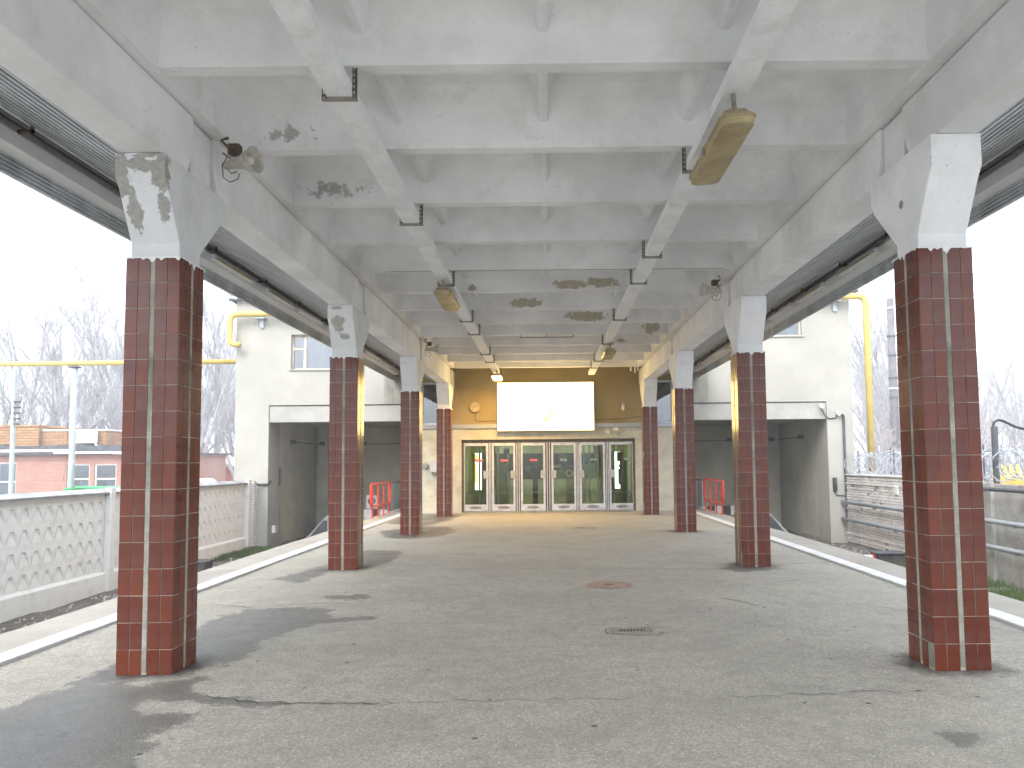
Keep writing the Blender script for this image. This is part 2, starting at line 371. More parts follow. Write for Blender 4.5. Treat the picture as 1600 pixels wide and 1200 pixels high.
# asphalt with wet stains: signed distance to stain outlines is stored per vertex
WET = [[(-4.4, 3.2), (-4.42, 4.6), (-3.7, 5.49), (-3.59, 5.94), (-3.57, 6.69), (-3.5, 7.93), (-3.56, 8.69), (-3.3, 9.12), (-2.89, 9.18), (-2.38, 9.08), (-2.3, 8.52), (-1.82, 8.6), (-1.77, 8.39), (-2.31, 8.19), (-2.55, 7.74), (-2.59, 7.34), (-2.49, 6.97), (-2.6, 6.26), (-2.52, 5.86), (-2.37, 5.69), (-2.06, 5.71), (-1.86, 5.56), (-1.6, 5.55), (-1.58, 5.53), (-1.75, 5.49), (-1.88, 5.46), (-2.19, 5.44), (-2.3, 5.35), (-2.2, 5.14), (-2.4, 4.94), (-2.28, 4.77), (-2.32, 4.49), (-2.16, 4.4), (-2.03, 4.12), (-2.2, 3.2)],
       [(-2.85, 9.73), (-2.6, 10.0), (-2.48, 9.9), (-2.4, 10.04), (-2.21, 10.02), (-2.1, 9.8), (-2.21, 9.56), (-2.56, 9.6)],
       [(-3.44, 15.24), (-2.66, 14.95), (-2.56, 14.13), (-2.55, 13.36), (-2.81, 12.46), (-3.2, 12.4)],
       [(-3.94, 11.38), (-3.7, 12.37), (-3.57, 13.14), (-3.26, 11.99), (-3.35, 10.93)],
       [(-3.18, 20.65), (-2.55, 20.57), (-2.17, 19.37), (-2.2, 18.51), (-2.34, 17.73), (-2.93, 17.06), (-3.58, 17.56), (-4.07, 19.23), (-3.71, 19.92)],
       [(-4.4, 21.73), (-4.4, 25.4), (-2.6, 25.2), (-2.7, 22.6), (-3.23, 20.4)],
       [(2.26, 4.87), (2.44, 4.86), (2.52, 4.7), (2.35, 4.55), (2.26, 4.57)],
       [(2.44, 12.08), (2.99, 12.4), (3.61, 11.99), (3.15, 11.74), (2.76, 11.64)],
       [(2.75, 6.45), (3.0, 6.68), (2.96, 6.24), (2.79, 6.21)]]
DRY = [[(-2.76, 5.46), (-2.69, 5.58), (-2.45, 5.59), (-2.27, 5.47), (-2.38, 5.38), (-2.62, 5.34)],
       [(-3.25, 6.05), (-3.1, 6.2), (-2.85, 6.22), (-2.7, 6.6), (-2.6, 6.5), (-2.72, 6.15), (-3.0, 6.02)]]
def sdist(x, y, P):
    ins = False; d = 1e9; n = len(P); j = n-1
    for i in range(n):
        xi, yi = P[i]; xj, yj = P[j]
        if (yi > y) != (yj > y) and x < (xj-xi)*(y-yi)/(yj-yi)+xi: ins = not ins
        dx, dy = xj-xi, yj-yi; t = max(0, min(1, ((x-xi)*dx+(y-yi)*dy)/(dx*dx+dy*dy+1e-12)))
        d = min(d, math.hypot(x-xi-t*dx, y-yi-t*dy)); j = i
    return d if ins else -d
boxes = [(min(p[0] for p in P)-.6, max(p[0] for p in P)+.6, min(p[1] for p in P)-.6, max(p[1] for p in P)+.6) for P in WET]
fl = MB(); xs = [-4.46+8.92*i/128 for i in range(129)]
ys = [-4+.5*i for i in range(14)]+[3+.07*i for i in range(150)]+[13.5+.13*i for i in range(98)]
ys = [y for y in ys if y < 26.2]+[26.25]
wet = []; grime_shade = []
for y in ys:
    for x in xs:
        fl.v.append((x, y, .012*mnoise.noise(Vector((x*.5, y*.5, 0)))-.004))
        s = -1
        for P, B in zip(WET, boxes):
            if B[0] < x < B[1] and B[2] < y < B[3]: s = max(s, sdist(x, y, P))
        for P in DRY:
            if s > -1: s = min(s, -sdist(x, y, P))
        wet.append(max(-1, min(1, s)))
        gq = 0  # grime and painted contact shade, darkest against the column feet
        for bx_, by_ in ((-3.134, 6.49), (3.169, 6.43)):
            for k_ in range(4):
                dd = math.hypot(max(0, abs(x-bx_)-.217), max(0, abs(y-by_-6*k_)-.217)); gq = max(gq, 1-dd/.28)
        gq = max(gq, .75-abs(abs(x)-4.47)/.16, .6-abs(y-25.8)/.4)  # same darkening along the edge strips and entrance wall
        grime_shade.append(gq)
nx = len(xs)
for j in range(len(ys)-1):
    for i in range(nx-1):
        a = j*nx+i; fl.f.append((a, a+1, a+nx+1, a+nx))
def asphalt():
    m, n, b = new_mat('worn_asphalt')
    tc = N(n, 'ShaderNodeTexCoord').outputs['Object']
    at = N(n, 'ShaderNodeAttribute'); at.attribute_name = 'wet'
    wn = math_n(n, 'ADD', math_n(n, 'MULTIPLY', math_n(n, 'SUBTRACT', noise_n(n, tc, 4.5, 9, .72), .5), .62),
                math_n(n, 'MULTIPLY', math_n(n, 'SUBTRACT', noise_n(n, tc, 22, 4, .7), .5), .06))
    wv = math_n(n, 'ADD', at.outputs['Fac'], wn)
    wm = ramp(n, wv, .0, .06); wd = ramp(n, wv, .0, .5)
    f0 = noise_n(n, tc, .45, 5); f1 = noise_n(n, tc, 7, 6, .7); f2 = noise_n(n, tc, 95, 3, .8); f4 = noise_n(n, tc, 210, 2)
    base = (.47, .44, .375)
    f5 = noise_n(n, tc, 34, 3, .8); f6 = noise_n(n, tc, 1.6, 7, .7)
    cc = mixc(n, ramp(n, f0, .38, .62), sc3(base, .88), sc3(base, 1.08))
    cc = mixc(n, math_n(n, 'MULTIPLY', ramp(n, f6, .46, .62), .35), cc, (.27, .258, .228))
    cc = mixc(n, math_n(n, 'MULTIPLY', ramp(n, f1, .45, .6), .35), cc, (.25, .24, .212))
    cc = mixc(n, math_n(n, 'MULTIPLY', ramp(n, f5, .48, .56), .42), cc, (.20, .188, .162))
    cc = mixc(n, math_n(n, 'MULTIPLY', ramp(n, f2, .48, .55), .55), cc, (.16, .15, .13))
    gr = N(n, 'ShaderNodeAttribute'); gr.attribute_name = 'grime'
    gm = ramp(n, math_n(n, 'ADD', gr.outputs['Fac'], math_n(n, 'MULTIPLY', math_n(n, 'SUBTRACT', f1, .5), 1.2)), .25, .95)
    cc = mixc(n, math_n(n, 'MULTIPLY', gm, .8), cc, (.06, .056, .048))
    vo = N(n, 'ShaderNodeTexVoronoi'); vo.inputs['Scale'].default_value = 24; vo.inputs['Randomness'].default_value = 1; n.links.new(tc, vo.inputs['Vector'])
    peb = ramp(n, vo.outputs['Distance'], .14, .20, (1, 1, 1, 1), (0, 0, 0, 1))
    sel = ramp(n, noise_n(n, tc, 31, 1), .49, .52)
    pebm = math_n(n, 'MULTIPLY', peb, sel)
    cc = mixc(n, math_n(n, 'MULTIPLY', pebm, .7), cc, (.66, .63, .56))
    # small pits and spots
    vo2 = N(n, 'ShaderNodeTexVoronoi'); vo2.inputs['Scale'].default_value = 3.1; n.links.new(tc, vo2.inputs['Vector'])
    dn = math_n(n, 'ADD', vo2.outputs['Distance'], math_n(n, 'MULTIPLY', math_n(n, 'SUBTRACT', f1, .5), .10))
    spot = math_n(n, 'MULTIPLY', ramp(n, dn, .05, .07, (1, 1, 1, 1), (0, 0, 0, 1)), ramp(n, noise_n(n, tc, 1.3, 2), .44, .46))
    cc = mixc(n, math_n(n, 'MULTIPLY', spot, .8), cc, (.045, .043, .04))
    wc = mixc(n, wd, mixc(n, .58, cc, (.045, .043, .04)), mixc(n, .76, cc, (.028, .03, .034)))
    cc = mixc(n, wm, cc, wc)
    n.links.new(cc, b.inputs['Base Color'])
    rr = math_n(n, 'ADD', .82, math_n(n, 'MULTIPLY', math_n(n, 'MULTIPLY', wm, math_n(n, 'ADD', .45, math_n(n, 'MULTIPLY', wd, .55))), math_n(n, 'MULTIPLY', f6, -.95)), True)
    n.links.new(rr, b.inputs['Roughness']); b.inputs['Specular IOR Level'].default_value = .4
    h = math_n(n, 'ADD', math_n(n, 'MULTIPLY', f2, .7), math_n(n, 'ADD', math_n(n, 'MULTIPLY', f1, .8), math_n(n, 'MULTIPLY', pebm, .3)))
    h = math_n(n, 'SUBTRACT', h, spot)
    bp = N(n, 'ShaderNodeBump'); bp.inputs['Strength'].default_value = .8; bp.inputs['Distance'].default_value = .014
    n.links.new(h, bp.inputs['Height']); n.links.new(bp.outputs[0], b.inputs['Normal'])
    return m
M['asphalt'] = asphalt()
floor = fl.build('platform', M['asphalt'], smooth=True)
at = floor.data.attributes.new('wet', 'FLOAT', 'POINT'); at.data.foreach_set('value', wet)
at = floor.data.attributes.new('grime', 'FLOAT', 'POINT'); at.data.foreach_set('value', grime_shade)
tag(floor, 'worn grey asphalt platform with wet stains', kind='structure')
# cracks: thin uneven grooves filled with dirt
M['crack'] = simple('crack_dirt', (.06, .055, .048), rough=.95)
def crack(pts, wd, jit=.02, step=.07, seed=0):
    q = random.Random(seed); P = []
    for (a, b) in zip(pts, pts[1:]):
        L = math.hypot(b[0]-a[0], b[1]-a[1]); k = max(2, int(L/step))
        for i in range(k): P.append((a[0]+(b[0]-a[0])*i/k+q.uniform(-jit, jit)*.4, a[1]+(b[1]-a[1])*i/k+q.uniform(-jit, jit)))
    P.append(pts[-1]); m = MB()
    for i, (x, y) in enumerate(P):
        ww = wd*(.25+q.random())*(.3 if i in (0, len(P)-1) else 1)
        zf = .012*mnoise.noise(Vector((x*.5, y*.5, 0)))+.0015
        m.v += [(x, y-ww, zf), (x+.004, y+ww, zf)]
        if i: b = 2*i; m.f.append((b-2, b, b+1, b-1))
    m.build('crack', M['crack'], floor)
crack([(-2.41, 5.69), (-1.91, 5.54), (-1.12, 5.51)], .007, .03, seed=1)
crack([(-1.12, 5.51), (-.25, 5.54), (.6, 5.52)], .004, .03, seed=2)
crack([(1.05, 5.51), (1.41, 5.57), (1.96, 5.63), (2.64, 5.67)], .004, .04, seed=3)
crack([(-4.4, 9.3), (-3.9, 9.35), (-3.3, 9.12), (-2.81, 9.42), (-2.19, 9.31)], .007, seed=4)
crack([(2.67, 10.39), (3.1, 10.7), (3.41, 10.9)], .008, seed=5)
crack([(3.55, 9.0), (4.0, 8.2), (4.3, 7.5)], .008, seed=6)
crack([(3.2, 12.2), (3.7, 12.5), (4.4, 12.6)], .014, seed=7)
crack([(-2.2, 12.2), (-.06, 12.26), (.91, 12.18), (2.34, 12.08), (2.83, 12.12)], .005, seed=8)
crack([(2.3, 16.8), (2.52, 16.25), (2.86, 15.6), (3.3, 15.54), (3.7, 15.7)], .013, seed=9)
crack([(2.0, 9.5), (2.25, 9.2), (2.32, 8.95)], .014, seed=10)
crack([(-4.4, 24.0), (-3.6, 23.9)], .01, seed=11)
crack([(2.6, 21.0), (3.3, 19.4)], .02, seed=12)
crack([(3.0, 23.2), (4.4, 23.3)], .012, seed=13)

for sg in (-1, 1):
    ed = empty('platform_edge', (0, 0, 0)); tag(ed, 'pale slab edge of the platform with its white line', kind='structure')
    MB().box(min(sg*4.45, sg*5.2), max(sg*4.45, sg*5.2), -4, 31.4, GZ-.2, -.12).build('edge_wall', M['concrete_dark'], ed)
    y = -4; i = 0
    while y < 31.2:
        L = 1.48; dz = rnd.uniform(-.004, .004)
        m = MB().box(min(sg*4.715, sg*5.28), max(sg*4.715, sg*5.28), y+.006, y+L, -.12, .012+dz); m.build('slab', M['ledge'], ed, bevel=.006)
        y += 1.49
    y = -4
    while y < 25.8:
        m = MB().box(min(sg*4.485, sg*4.705), max(sg*4.485, sg*4.705), y+.002, min(25.85, y+2.98), -.12, .022+rnd.uniform(-.003, .003)); m.build('white_line', M['white_line'], ed, bevel=.008)
        y += 2.985

# ------------------------------------------------------------------ canopy ceiling
CR = 4.59          # underside of the ribs
ceil = empty('ceiling'); tag(ceil, 'whitewashed ribbed concrete canopy ceiling', kind='structure')
MB().box(-3.4, 3.44, -2.4, 26.6, 5.02, 5.2).build('slab', M['ceil'], ceil)
ribY = [5.77+1.59*k for k in range(-5, 13)]
for k, y in enumerate(ribY):
    m = MB()
    x0, x1 = -2.88, 2.92
    cv = [(-.012, .10), (-.025, .20), (-.05, .27), (-.10, .325), (-.18, .365), (-.30, .405), (-.42, .434)]
    prof = [(y, CR), (y+.14, CR)]+[(y+.14-a, CR+b) for a, b in cv]+[(y+a, CR+b) for a, b in cv[::-1]]
    m.prism(prof, 'x', x0, x1)
    o = m.build('rib', M['ceil'], ceil)
    for p in o.data.polygons: p.use_smooth = True
    try: o.data.set_sharp_from_angle(angle=R(38))
    except Exception: pass
for xf in (-1.36, 0, 1.36):
    for y0, y1 in zip(ribY, ribY[1:]):
        m = MB().prism([(xf-.04, CR+.225), (xf+.04, CR+.225), (xf+.058, CR+.30), (xf+.08, CR+.35), (xf+.13, 5.02), (xf-.13, 5.02), (xf-.08, CR+.35), (xf-.058, CR+.30)], 'y', y0+.16, y1-.02)
        m.build('fin', M['ceil'], ceil, bevel=.02)
for sg, xo in ((-1, -3.4), (1, 3.44)):
    xi = sg*2.75+(.02 if sg > 0 else -.02)*0; 
    for a, b in zip(range(-1, 17, 2), range(1, 18, 2)):
        y0, y1 = 5.77+1.59*(a-5)+.075+(1.5 if a < 0 else 0), 5.77+1.59*(b-5)+.065
        pr = [(sg*2.89, CR-.004), (xo, CR-.004), (xo, 5.02), (sg*2.66, 5.02), (sg*2.80, 4.97), (sg*2.85, CR+.24)]
        MB().prism(pr, 'y', y0, y1).build('edge_strip', M['ceil'], ceil, bevel=.006)
# open joint in the slab
MB().box(-2.4, 2.78, ribY[9]+.055, ribY[9]+.066, CR-.003, CR+.0).build('joint', M['crack'], ceil)

# ------------------------------------------------------------------ beams
SIDES = ((-1, -3.134, 6.49, 'left'), (1, 3.169, 6.43, 'right'))
ordn = ['nearest', 'second', 'third', 'fourth', 'short last']
for sg, cx, cy, sn in SIDES:
    xi, xo = (-2.985, -3.30) if sg < 0 else (3.03, 3.34)
    zb = 4.05 if sg < 0 else 4.11
    ends = [(-2.4, cy+.12)]+[(cy+6*i+.56, cy+6*(i+1)+.12) for i in range(3)]+[(cy+18.56, 25.88)]
    for i, (a, b) in enumerate(ends):
        m = MB()
        top = CR-.012
        ca, cb = (0 if i == 0 else .10), (.10 if i < 4 else 0)
        pr = [(a+ca, zb), (b-cb, zb), (b, zb+.22), (b, top), (a, top), (a, zb+.22)]
        m.prism(pr, 'x', xi, xo)
        o = m.build('roof_beam', M['paint'], bevel=.012)
        tag(o, f'{ordn[i]} white concrete roof beam along the {sn} row of tiled columns', 'beam', 'whitewashed beams on the columns')

# ------------------------------------------------------------------ eaves
def corr_path(p0, p1, pitch, depth, off=0):
    p0 = Vector(p0); p1 = Vector(p1); d = p1-p0; L = d.length; t = d/L; nrm = Vector((-t.y, t.x)); out = []; n = int(L/pitch)
    for i in range(n):
        for f, h in ((0, 0), (.44, 0), (.5, 1), (.94, 1)):
            out.append(tuple(p0+t*((i+f)*L/n)+nrm*depth*h))
    out.append(tuple(p1)); return out
for sg, cx, cy, sn in SIDES:
    e = empty('eaves'); tag(e, f'corrugated metal eaves with white channel and conduit on the {sn} side of the platform', 'canopy eaves')
    pts = corr_path((sg*3.40, 4.16 if sg < 0 else 4.2), (sg*4.76, 4.76), .115, .035*sg)
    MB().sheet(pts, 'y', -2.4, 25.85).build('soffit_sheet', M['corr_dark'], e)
    # upper sheet, lighter strip next to the beam
    # channel
    pr = [(sg*4.78, 4.505), (sg*4.955, 4.50), (sg*4.955, 4.86), (sg*4.925, 4.86), (sg*4.925, 4.53), (sg*4.81, 4.53), (sg*4.81, 4.64), (sg*4.78, 4.64)]
    y = -2.4
    for L in (6.7, 6.2, 6.0, 6.0, 3.4):
        MB().prism(pr, 'y', y, min(y+L-.01, 25.84)).build('channel', M['galv'], e); y += L
    pts = corr_path((sg*4.975, 4.515), (sg*4.985, 4.315), .036, -.028*sg)
    MB().sheet(pts, 'y', -2.4, 25.85).build('fascia_sheet', M['corr'], e)
    MB().box(min(sg*4.99, sg*5.0), max(sg*4.99, sg*5.0), -2.4, 25.85, 4.32, 5.1).build('outer_fascia', M['corr'], e)
    MB().box(min(sg*3.3, sg*5.05), max(sg*3.3, sg*5.05), -2.4, 26.6, 5.1, 5.16).build('roof_sheet', M['corr'], e)
    MB().tube([(sg*4.70, -2.4, 4.74), (sg*4.70, 25.8, 4.74)], .018, 8).build('conduit', M['corr'], e)
    MB().tube([(sg*4.74, -2.4, 4.69), (sg*4.74, 25.8, 4.69)], .012, 6).build('conduit', M['black'], e)
    y = -.5
    while y < 25.5:
        m = MB().box(min(sg*4.66, sg*4.80), max(sg*4.66, sg*4.80), y, y+.03, 4.66, 4.69).box(min(sg*4.66, sg*4.68), max(sg*4.66, sg*4.68), y, y+.03, 4.66, 4.80)
        m.build('bracket', M['rust'], e); y += 1.9+rnd.uniform(-.2, .2)
    # light battens on the channel
    for i, y in enumerate([9.4, 11.2, 13.4, 15.2, 17.2, 19.0, 21.0, 22.8]):
        b = MB().box(min(sg*4.72, sg*4.775), max(sg*4.72, sg*4.775), y, y+1.45, 4.56, 4.63).build('light_batten', M['galv'], e)
        MB().tube([(sg*4.70, y+.06, 4.575), (sg*4.70, y+1.39, 4.575)], .017, 8).build('tube', M['diff'] if i % 3 else M['camw'], b)

# ------------------------------------------------------------------ tiled columns
W, TW, TH = .435, .0965, .2030
def tile_mesh(mat):
    m = MB(); w2, h2, t, c = TW/2-.0006, TH/2, .006, .0016
    m.v = [(-w2, 0, -h2), (w2, 0, -h2), (w2, 0, h2), (-w2, 0, h2), (-w2+c, -t, -h2+c), (w2-c, -t, -h2+c), (w2-c, -t, h2-c), (-w2+c, -t, h2-c)]
    m.f = [(0, 1, 5, 4), (1, 2, 6, 5), (2, 3, 7, 6), (3, 0, 4, 7), (4, 5, 6, 7)]
    return m.mesh('tile', mat)
TM = [tile_mesh(M['tile']), tile_mesh(M['tile_warm'])]
offs = [-.1665, -.0685, .0685, .1665]
def drip_skirt(h, seed):
    q = random.Random(seed); m = MB()
    for k in range(4):
        a = k*math.pi/2; n = 36; pts = []
        hh = .0
        for i in range(n+1):
            t = -W/2-.003+(W+.006)*i/n
            edge = min(abs(abs(t)-.1175), abs(t)*3+.0)
            hh = .012+h*max(0, mnoise.noise(Vector((t*22, k*3.1+seed, 0))))*1.6
            if abs(t) < .02: hh += .03
            pts.append((t, hh))
        for i, (t, hh) in enumerate(pts):
            for z in (3.285, 3.285-hh):
                x, y = t, -W/2-.0095
                m.v.append((x*math.cos(a)-y*math.sin(a), x*math.sin(a)+y*math.cos(a), z))
            if i: b = len(m.v)-4; m.f.append((b, b+1, b+3, b+2))
    return m
def column(sg, cx, y, i, sn, label):
    c = empty('tiled_column', (cx, y, 0)); tag(c, label, 'column', 'tiled columns under the canopy')
    h = W/2-.0045
    MB().box(-h, h, -h, h, -.02, 3.285).build('shaft', M['grout'], c)
    for k in range(4):
        a = k*math.pi/2
        m = MB().box(-.0185, .0185, -W/2-.001, -W/2+.01, 0.02, 3.283)
        o = m.build('mortar_strip', M['mortar'], c); o.rotation_euler.z = a
    q = random.Random(i*10+sg)
    for k in range(4):
        a = k*math.pi/2
        for r_ in range(16):
            z = -.014+(r_+.5)*(3.298/16)
            for j, ox in enumerate(offs):
                if r_ == 0 and sg > 0 and i in (0, 1) and k == 3 and j == 3: continue
                if sg < 0 and i == 1 and k == 0 and r_ == 0 and j in (1, 2) and False: continue
                x, y_ = ox+q.uniform(-.0008, .0008), -W/2+.005
                px, py = x*math.cos(a)-y_*math.sin(a), x*math.sin(a)+y_*math.cos(a)
                o = link_mesh('tile', TM[0 if q.random() < .7 else 1], c, (px, py, z+q.uniform(-.0012, .0012)), (q.uniform(-.011, .011), q.uniform(-.006, .006), a+q.uniform(-.014, .014)))
    if sg > 0 and i in (0, 1):
        m = MB().box(-.2175, -.2, -.2165, -.118, .002, .207)
        m.build('mortar_patch', M['patch'], c, bevel=.006)
    # head: collar, flare fore and aft, bearing block, tenon between the beams
    w2 = .196; zt = 4.05 if sg < 0 else 4.11
    pr = [(-.19, 3.285), (.19, 3.285), (.19, 3.40), (.62, 3.80), (.68, 3.90), (.68, zt-.003), (-.46, zt-.003), (-.46, 3.86), (-.40, 3.78), (-.19, 3.40)]
    mt = M['paint_rough'] if (sg < 0 and i == 1) else M['paint_peeled'] if (sg < 0 and i == 0) else M['paint_some'] if (sg < 0 or i == 3) else M['paint']
    cap = MB().prism(pr, 'x', -w2, w2).build('column_head', mt, c, bevel=.01)
    MB().box(-.12, .12, .14, .54, zt-.004, CR-.03).build('tenon', M['paint'], cap, bevel=.008)
    if sg > 0 and i == 0:
        MB().lathe((-w2-.001, .07, 3.72), (-1, 0, 0), [(0, .035), (.004, .035), (.004, .026), (.001, .02), (.001, 0)], 20).build('hole_rim', M['concrete_dark'], cap, smooth=False)
    drip_skirt(.035 if i < 3 else .02, i+5*sg+7).build('paint_drips', M['paint'], c)
    return c
pos_l = ['nearest the camera with peeling grey head', 'second from the camera with rough stained head', 'third from the camera beside the red railing', 'farthest, beside the entrance doors and clock']
pos_r = ['nearest the camera, a mortar patch at its foot corner', 'second from the camera with horn loudspeaker above', 'third from the camera in front of the railing end', 'farthest, beside the entrance and its pocked white head']
for sg, cx, cy, sn in SIDES:
    for i in range(4):
        column(sg, cx, cy+6*i, i, sn, f'brown tiled column of the {sn} row, '+(pos_l if sg < 0 else pos_r)[i])

# ------------------------------------------------------------------ cable trays and hangers
TZ = 4.37
def tray(x, y1, label):
    t = empty('cable_tray', (x, 0, TZ)); tag(t, label, 'cable tray')
    y = -2.3; k = 0
    for L in (4.3, 6.4, 6.1, 6.2, 9):
        b = min(y+L, y1)
        if y >= y1: break
        m = MB().box(-.095, .095, y+.002, b, 0, .004).box(-.095, -.091, y+.002, b, .004, .09).box(.091, .095, y+.002, b, .004, .09)
        m.box(-.095, -.075, y+.002, b, .09, .094).box(.075, .095, y+.002, b, .09, .094)
        m.build('trough', M['tray'], t); y = b+.003
    MB().tube([(-.03+.02*math.sin(q*1.3), -2.3+q*1.2, .03) for q in range(int((y1+2.3)/1.2))], .02, 6).build('cable', M['black'], t)
    return t
tray(-1.53, 24.6, 'long white cable tray hung under the left half of the ceiling')
tray(1.45, 25.2, 'long white cable tray hung under the right half of the ceiling')
def hanger(x, y, short, label, grp):
    h = empty('tray_hanger', (x, y, TZ)); tag(h, label, 'bracket', grp)
    w2 = .115; m = MB()
    m.box(-w2-.02, w2+.02, -.016, .016, -.026, -.018).box(-w2, w2, -.014, -.011, -.016, .0).box(-w2, w2, .011, .014, -.016, .0); m.build('crossbar', M['steel'], h)
    top = CR-TZ+.005
    for s, t in ((-1, top if short > 0 else .10), (1, top if short < 0 else .10)):
        # slotted strap: two edge strips and rungs
        m = MB(); x0 = s*w2
        m.box(x0-.019, x0-.010, -.016, -.012, -.022, t).box(x0+.010, x0+.019, -.016, -.012, -.022, t).box(x0-.003, x0+.003, -.012, .016, -.022, t)
        z = 0
        while z < t: m.box(x0-.010, x0+.010, -.016, -.012, z, z+.018); z += .045
        m.build('strap', M['rust'], h)
    return h
hl = [5.77+1.59*k+.05 for k in (-2, 0, 2, 4, 6, 7, 9, 10, 12)]
for i, y in enumerate(hl):
    hanger(-1.53, y, -1, f'slotted steel hanger bracket round the left cable tray, {["first", "second", "third", "fourth", "fifth", "sixth", "seventh", "eighth", "ninth"][i]} from behind the camera', 'hangers of the cable trays')
hr = [5.77+1.59*k+.05 for k in (-1, 1, 3, 4, 6, 8, 10, 11)]
for i, y in enumerate(hr):
    hanger(1.45, y, 1, f'slotted steel hanger bracket round the right cable tray, {["first", "second", "third", "fourth", "fifth", "sixth", "seventh", "eighth"][i]} from behind the camera', 'hangers of the cable trays')
# empty bracket in the middle of the ceiling
hb = empty('ceiling_bracket', (.03, 18.5, 4.53)); tag(hb, 'empty rusty steel bracket hanging mid ceiling between the two trays', 'bracket')
MB().box(-.62, .62, -.01, .01, -.005, .008).build('crossbar', M['rust'], hb)
for q in (-.62, 0, .62): MB().box(q-.01, q+.01, -.01, .01, 0, .10 if q else .12).build('upright', M['rust'], hb)

# ------------------------------------------------------------------ lamps
M['lamp_lit'] = emit('sodium_lamp_glow', (1, .62, .2), 9)
def lamp(x, y0, L, z, lit, label, tilt=0, wd=.27):
    l = empty('ceiling_lamp', (x, y0+L/2, z)); tag(l, label, 'lamp', 'box lamps under the cable trays')
    l.rotation_euler.y = tilt
    w2 = wd/2; h = L/2
    def ring(w_, l_, zz, ch): return [(-w_, -l_+ch, zz), (-w_+ch, -l_, zz), (w_-ch, -l_, zz), (w_, -l_+ch, zz), (w_, l_-ch, zz), (w_-ch, l_, zz), (-w_+ch, l_, zz), (-w_, l_-ch, zz)]
    def stack(rings):
        m = MB()
        for r_ in rings: m.v += r_
        for i in range(len(rings)-1):
            for k in range(8):
                k2 = (k+1) % 8; m.f.append((i*8+k, i*8+k2, (i+1)*8+k2, (i+1)*8+k))
        m.f += [tuple(range(8)), tuple(range((len(rings)-1)*8, len(rings)*8))[::-1]]
        return m
    stack([ring(w2-.045, h-.05, .11, .03), ring(w2-.02, h-.025, .07, .04), ring(w2+.004, h+.004, .055, .05), ring(w2+.004, h+.004, .035, .05)]).build('housing', M['lampbody'], l)
    stack([ring(w2-.006, h-.006, .034, .045), ring(w2-.008, h-.008, -.004, .045), ring(w2-.022, h-.022, -.018, .04)]).build('diffuser', M['lamp_lit'] if lit else M['diff'], l, bevel=.01)
    for q in (-h+.1, h-.13): MB().box(-.015, .015, q, q+.03, .13, .25).build('clamp', M['steel'], l)
    for q in (-w2-.004, w2): MB().box(q, q+.004, -.03, .03, 0, .07).build('latch', M['steel'], l)
    return l
lamp(1.45, 5.72, 1.35, 4.12, False, 'large yellowed box lamp under the right tray, nearest the camera', R(-4))
lamp(-1.53, 11.7, 1.3, 4.13, False, 'brown yellow box lamp under the left tray midway down the ceiling')
lamp(1.5, 18.3, 1.2, 4.13, False, 'small distant unlit box lamp under the right tray')
ll = lamp(-1.47, 23.45, .9, 4.14, True, 'lit warm lamp at the far end of the left tray above the billboard')
ld = bpy.data.lights.new('lamp_light', 'AREA'); ld.shape = 'RECTANGLE'; ld.size = .25; ld.size_y = .8; ld.energy = 60; ld.color = (1, .58, .18)
lo = bpy.data.objects.new('lamp_light', ld); col.objects.link(lo); lo.parent = ll; lo.location = (0, 0, -.06)

# ------------------------------------------------------------------ loudspeakers
def speaker(loc, ax, label, box=True):
    s = empty('horn_loudspeaker', loc); tag(s, label, 'loudspeaker', 'horn loudspeakers on the roof beams')
    ax = Vector(ax).normalized()
    prof = [(-.02, .0), (-.02, .045), (.03, .052), (.09, .062), (.15, .085), (.215, .112), (.235, .12), (.237, .117), (.216, .107), (.15, .078), (.08, .05), (.08, 0)]
    MB().lathe((0, 0, 0), ax, prof, 28).build('horn', M['horn'], s, smooth=True)
    MB().lathe((0, 0, 0), ax, [(.06, .04), (.15, .042), (.19, .036), (.205, .02), (.208, 0)], 20).build('centre_cone', M['camw'], s, smooth=True)
    sx = -1 if ax.x > 0 else 1
    MB().lathe((0, 0, 0), ax, [(-.11, 0), (-.11, .035), (-.02, .045), (-.02, 0)], 16).build('driver', M['horn'], s)
    m = MB().tube([(sx*.02, 0, .0), (sx*.07, 0, -.03), (sx*.02, .0, -.09), (-sx*.03, 0, -.07)], .008, 6); m.tube([(sx*.1, 0, .1), (sx*.03, 0, .05)], .012, 6)
    m.build('yoke', M['steel'], s)
    if box: MB().cbox((sx*-.0, .02, .135), (.10, .09, .09)).tube([(sx*.06, 0, .16), (sx*.12, 0, .22), (sx*.06, .02, .25)], .014, 6).build('junction_box', M['rust'], s)
    pts = [(sx*.05, 0, .09), (sx*.10, -.01, -.02), (sx*.09, -.01, -.13), (sx*.03, 0, -.17), (-sx*.04, 0, -.14), (-sx*.05, 0, -.09)]
    MB().tube(pts, .0045, 6).build('wire', M['black'], s)
speaker((-2.80, 7.02, 4.33), (1, -.35, .03), 'grey horn loudspeaker on the left beam above the nearest column')
speaker((2.80, 12.95, 4.40), (-1, .1, .12), 'grey horn loudspeaker on the right beam above the second column')
speaker((-2.78, 18.9, 4.33), (1, .15, .05), 'small grey horn loudspeaker above the third column of the left row')
br = empty('broken_bracket', (2.78, 24.4, 4.45)); tag(br, 'crumbling mount hanging beside the far right column head', 'bracket')
MB().box(-.3, .18, -.04, .04, .08, .13).box(-.18, -.14, -.03, .03, -.06, .08).box(-.05, -.02, -.03, .03, -.12, .08).box(.04, .07, -.03, .03, -.05, .08).build('plate', M['tray'], br)

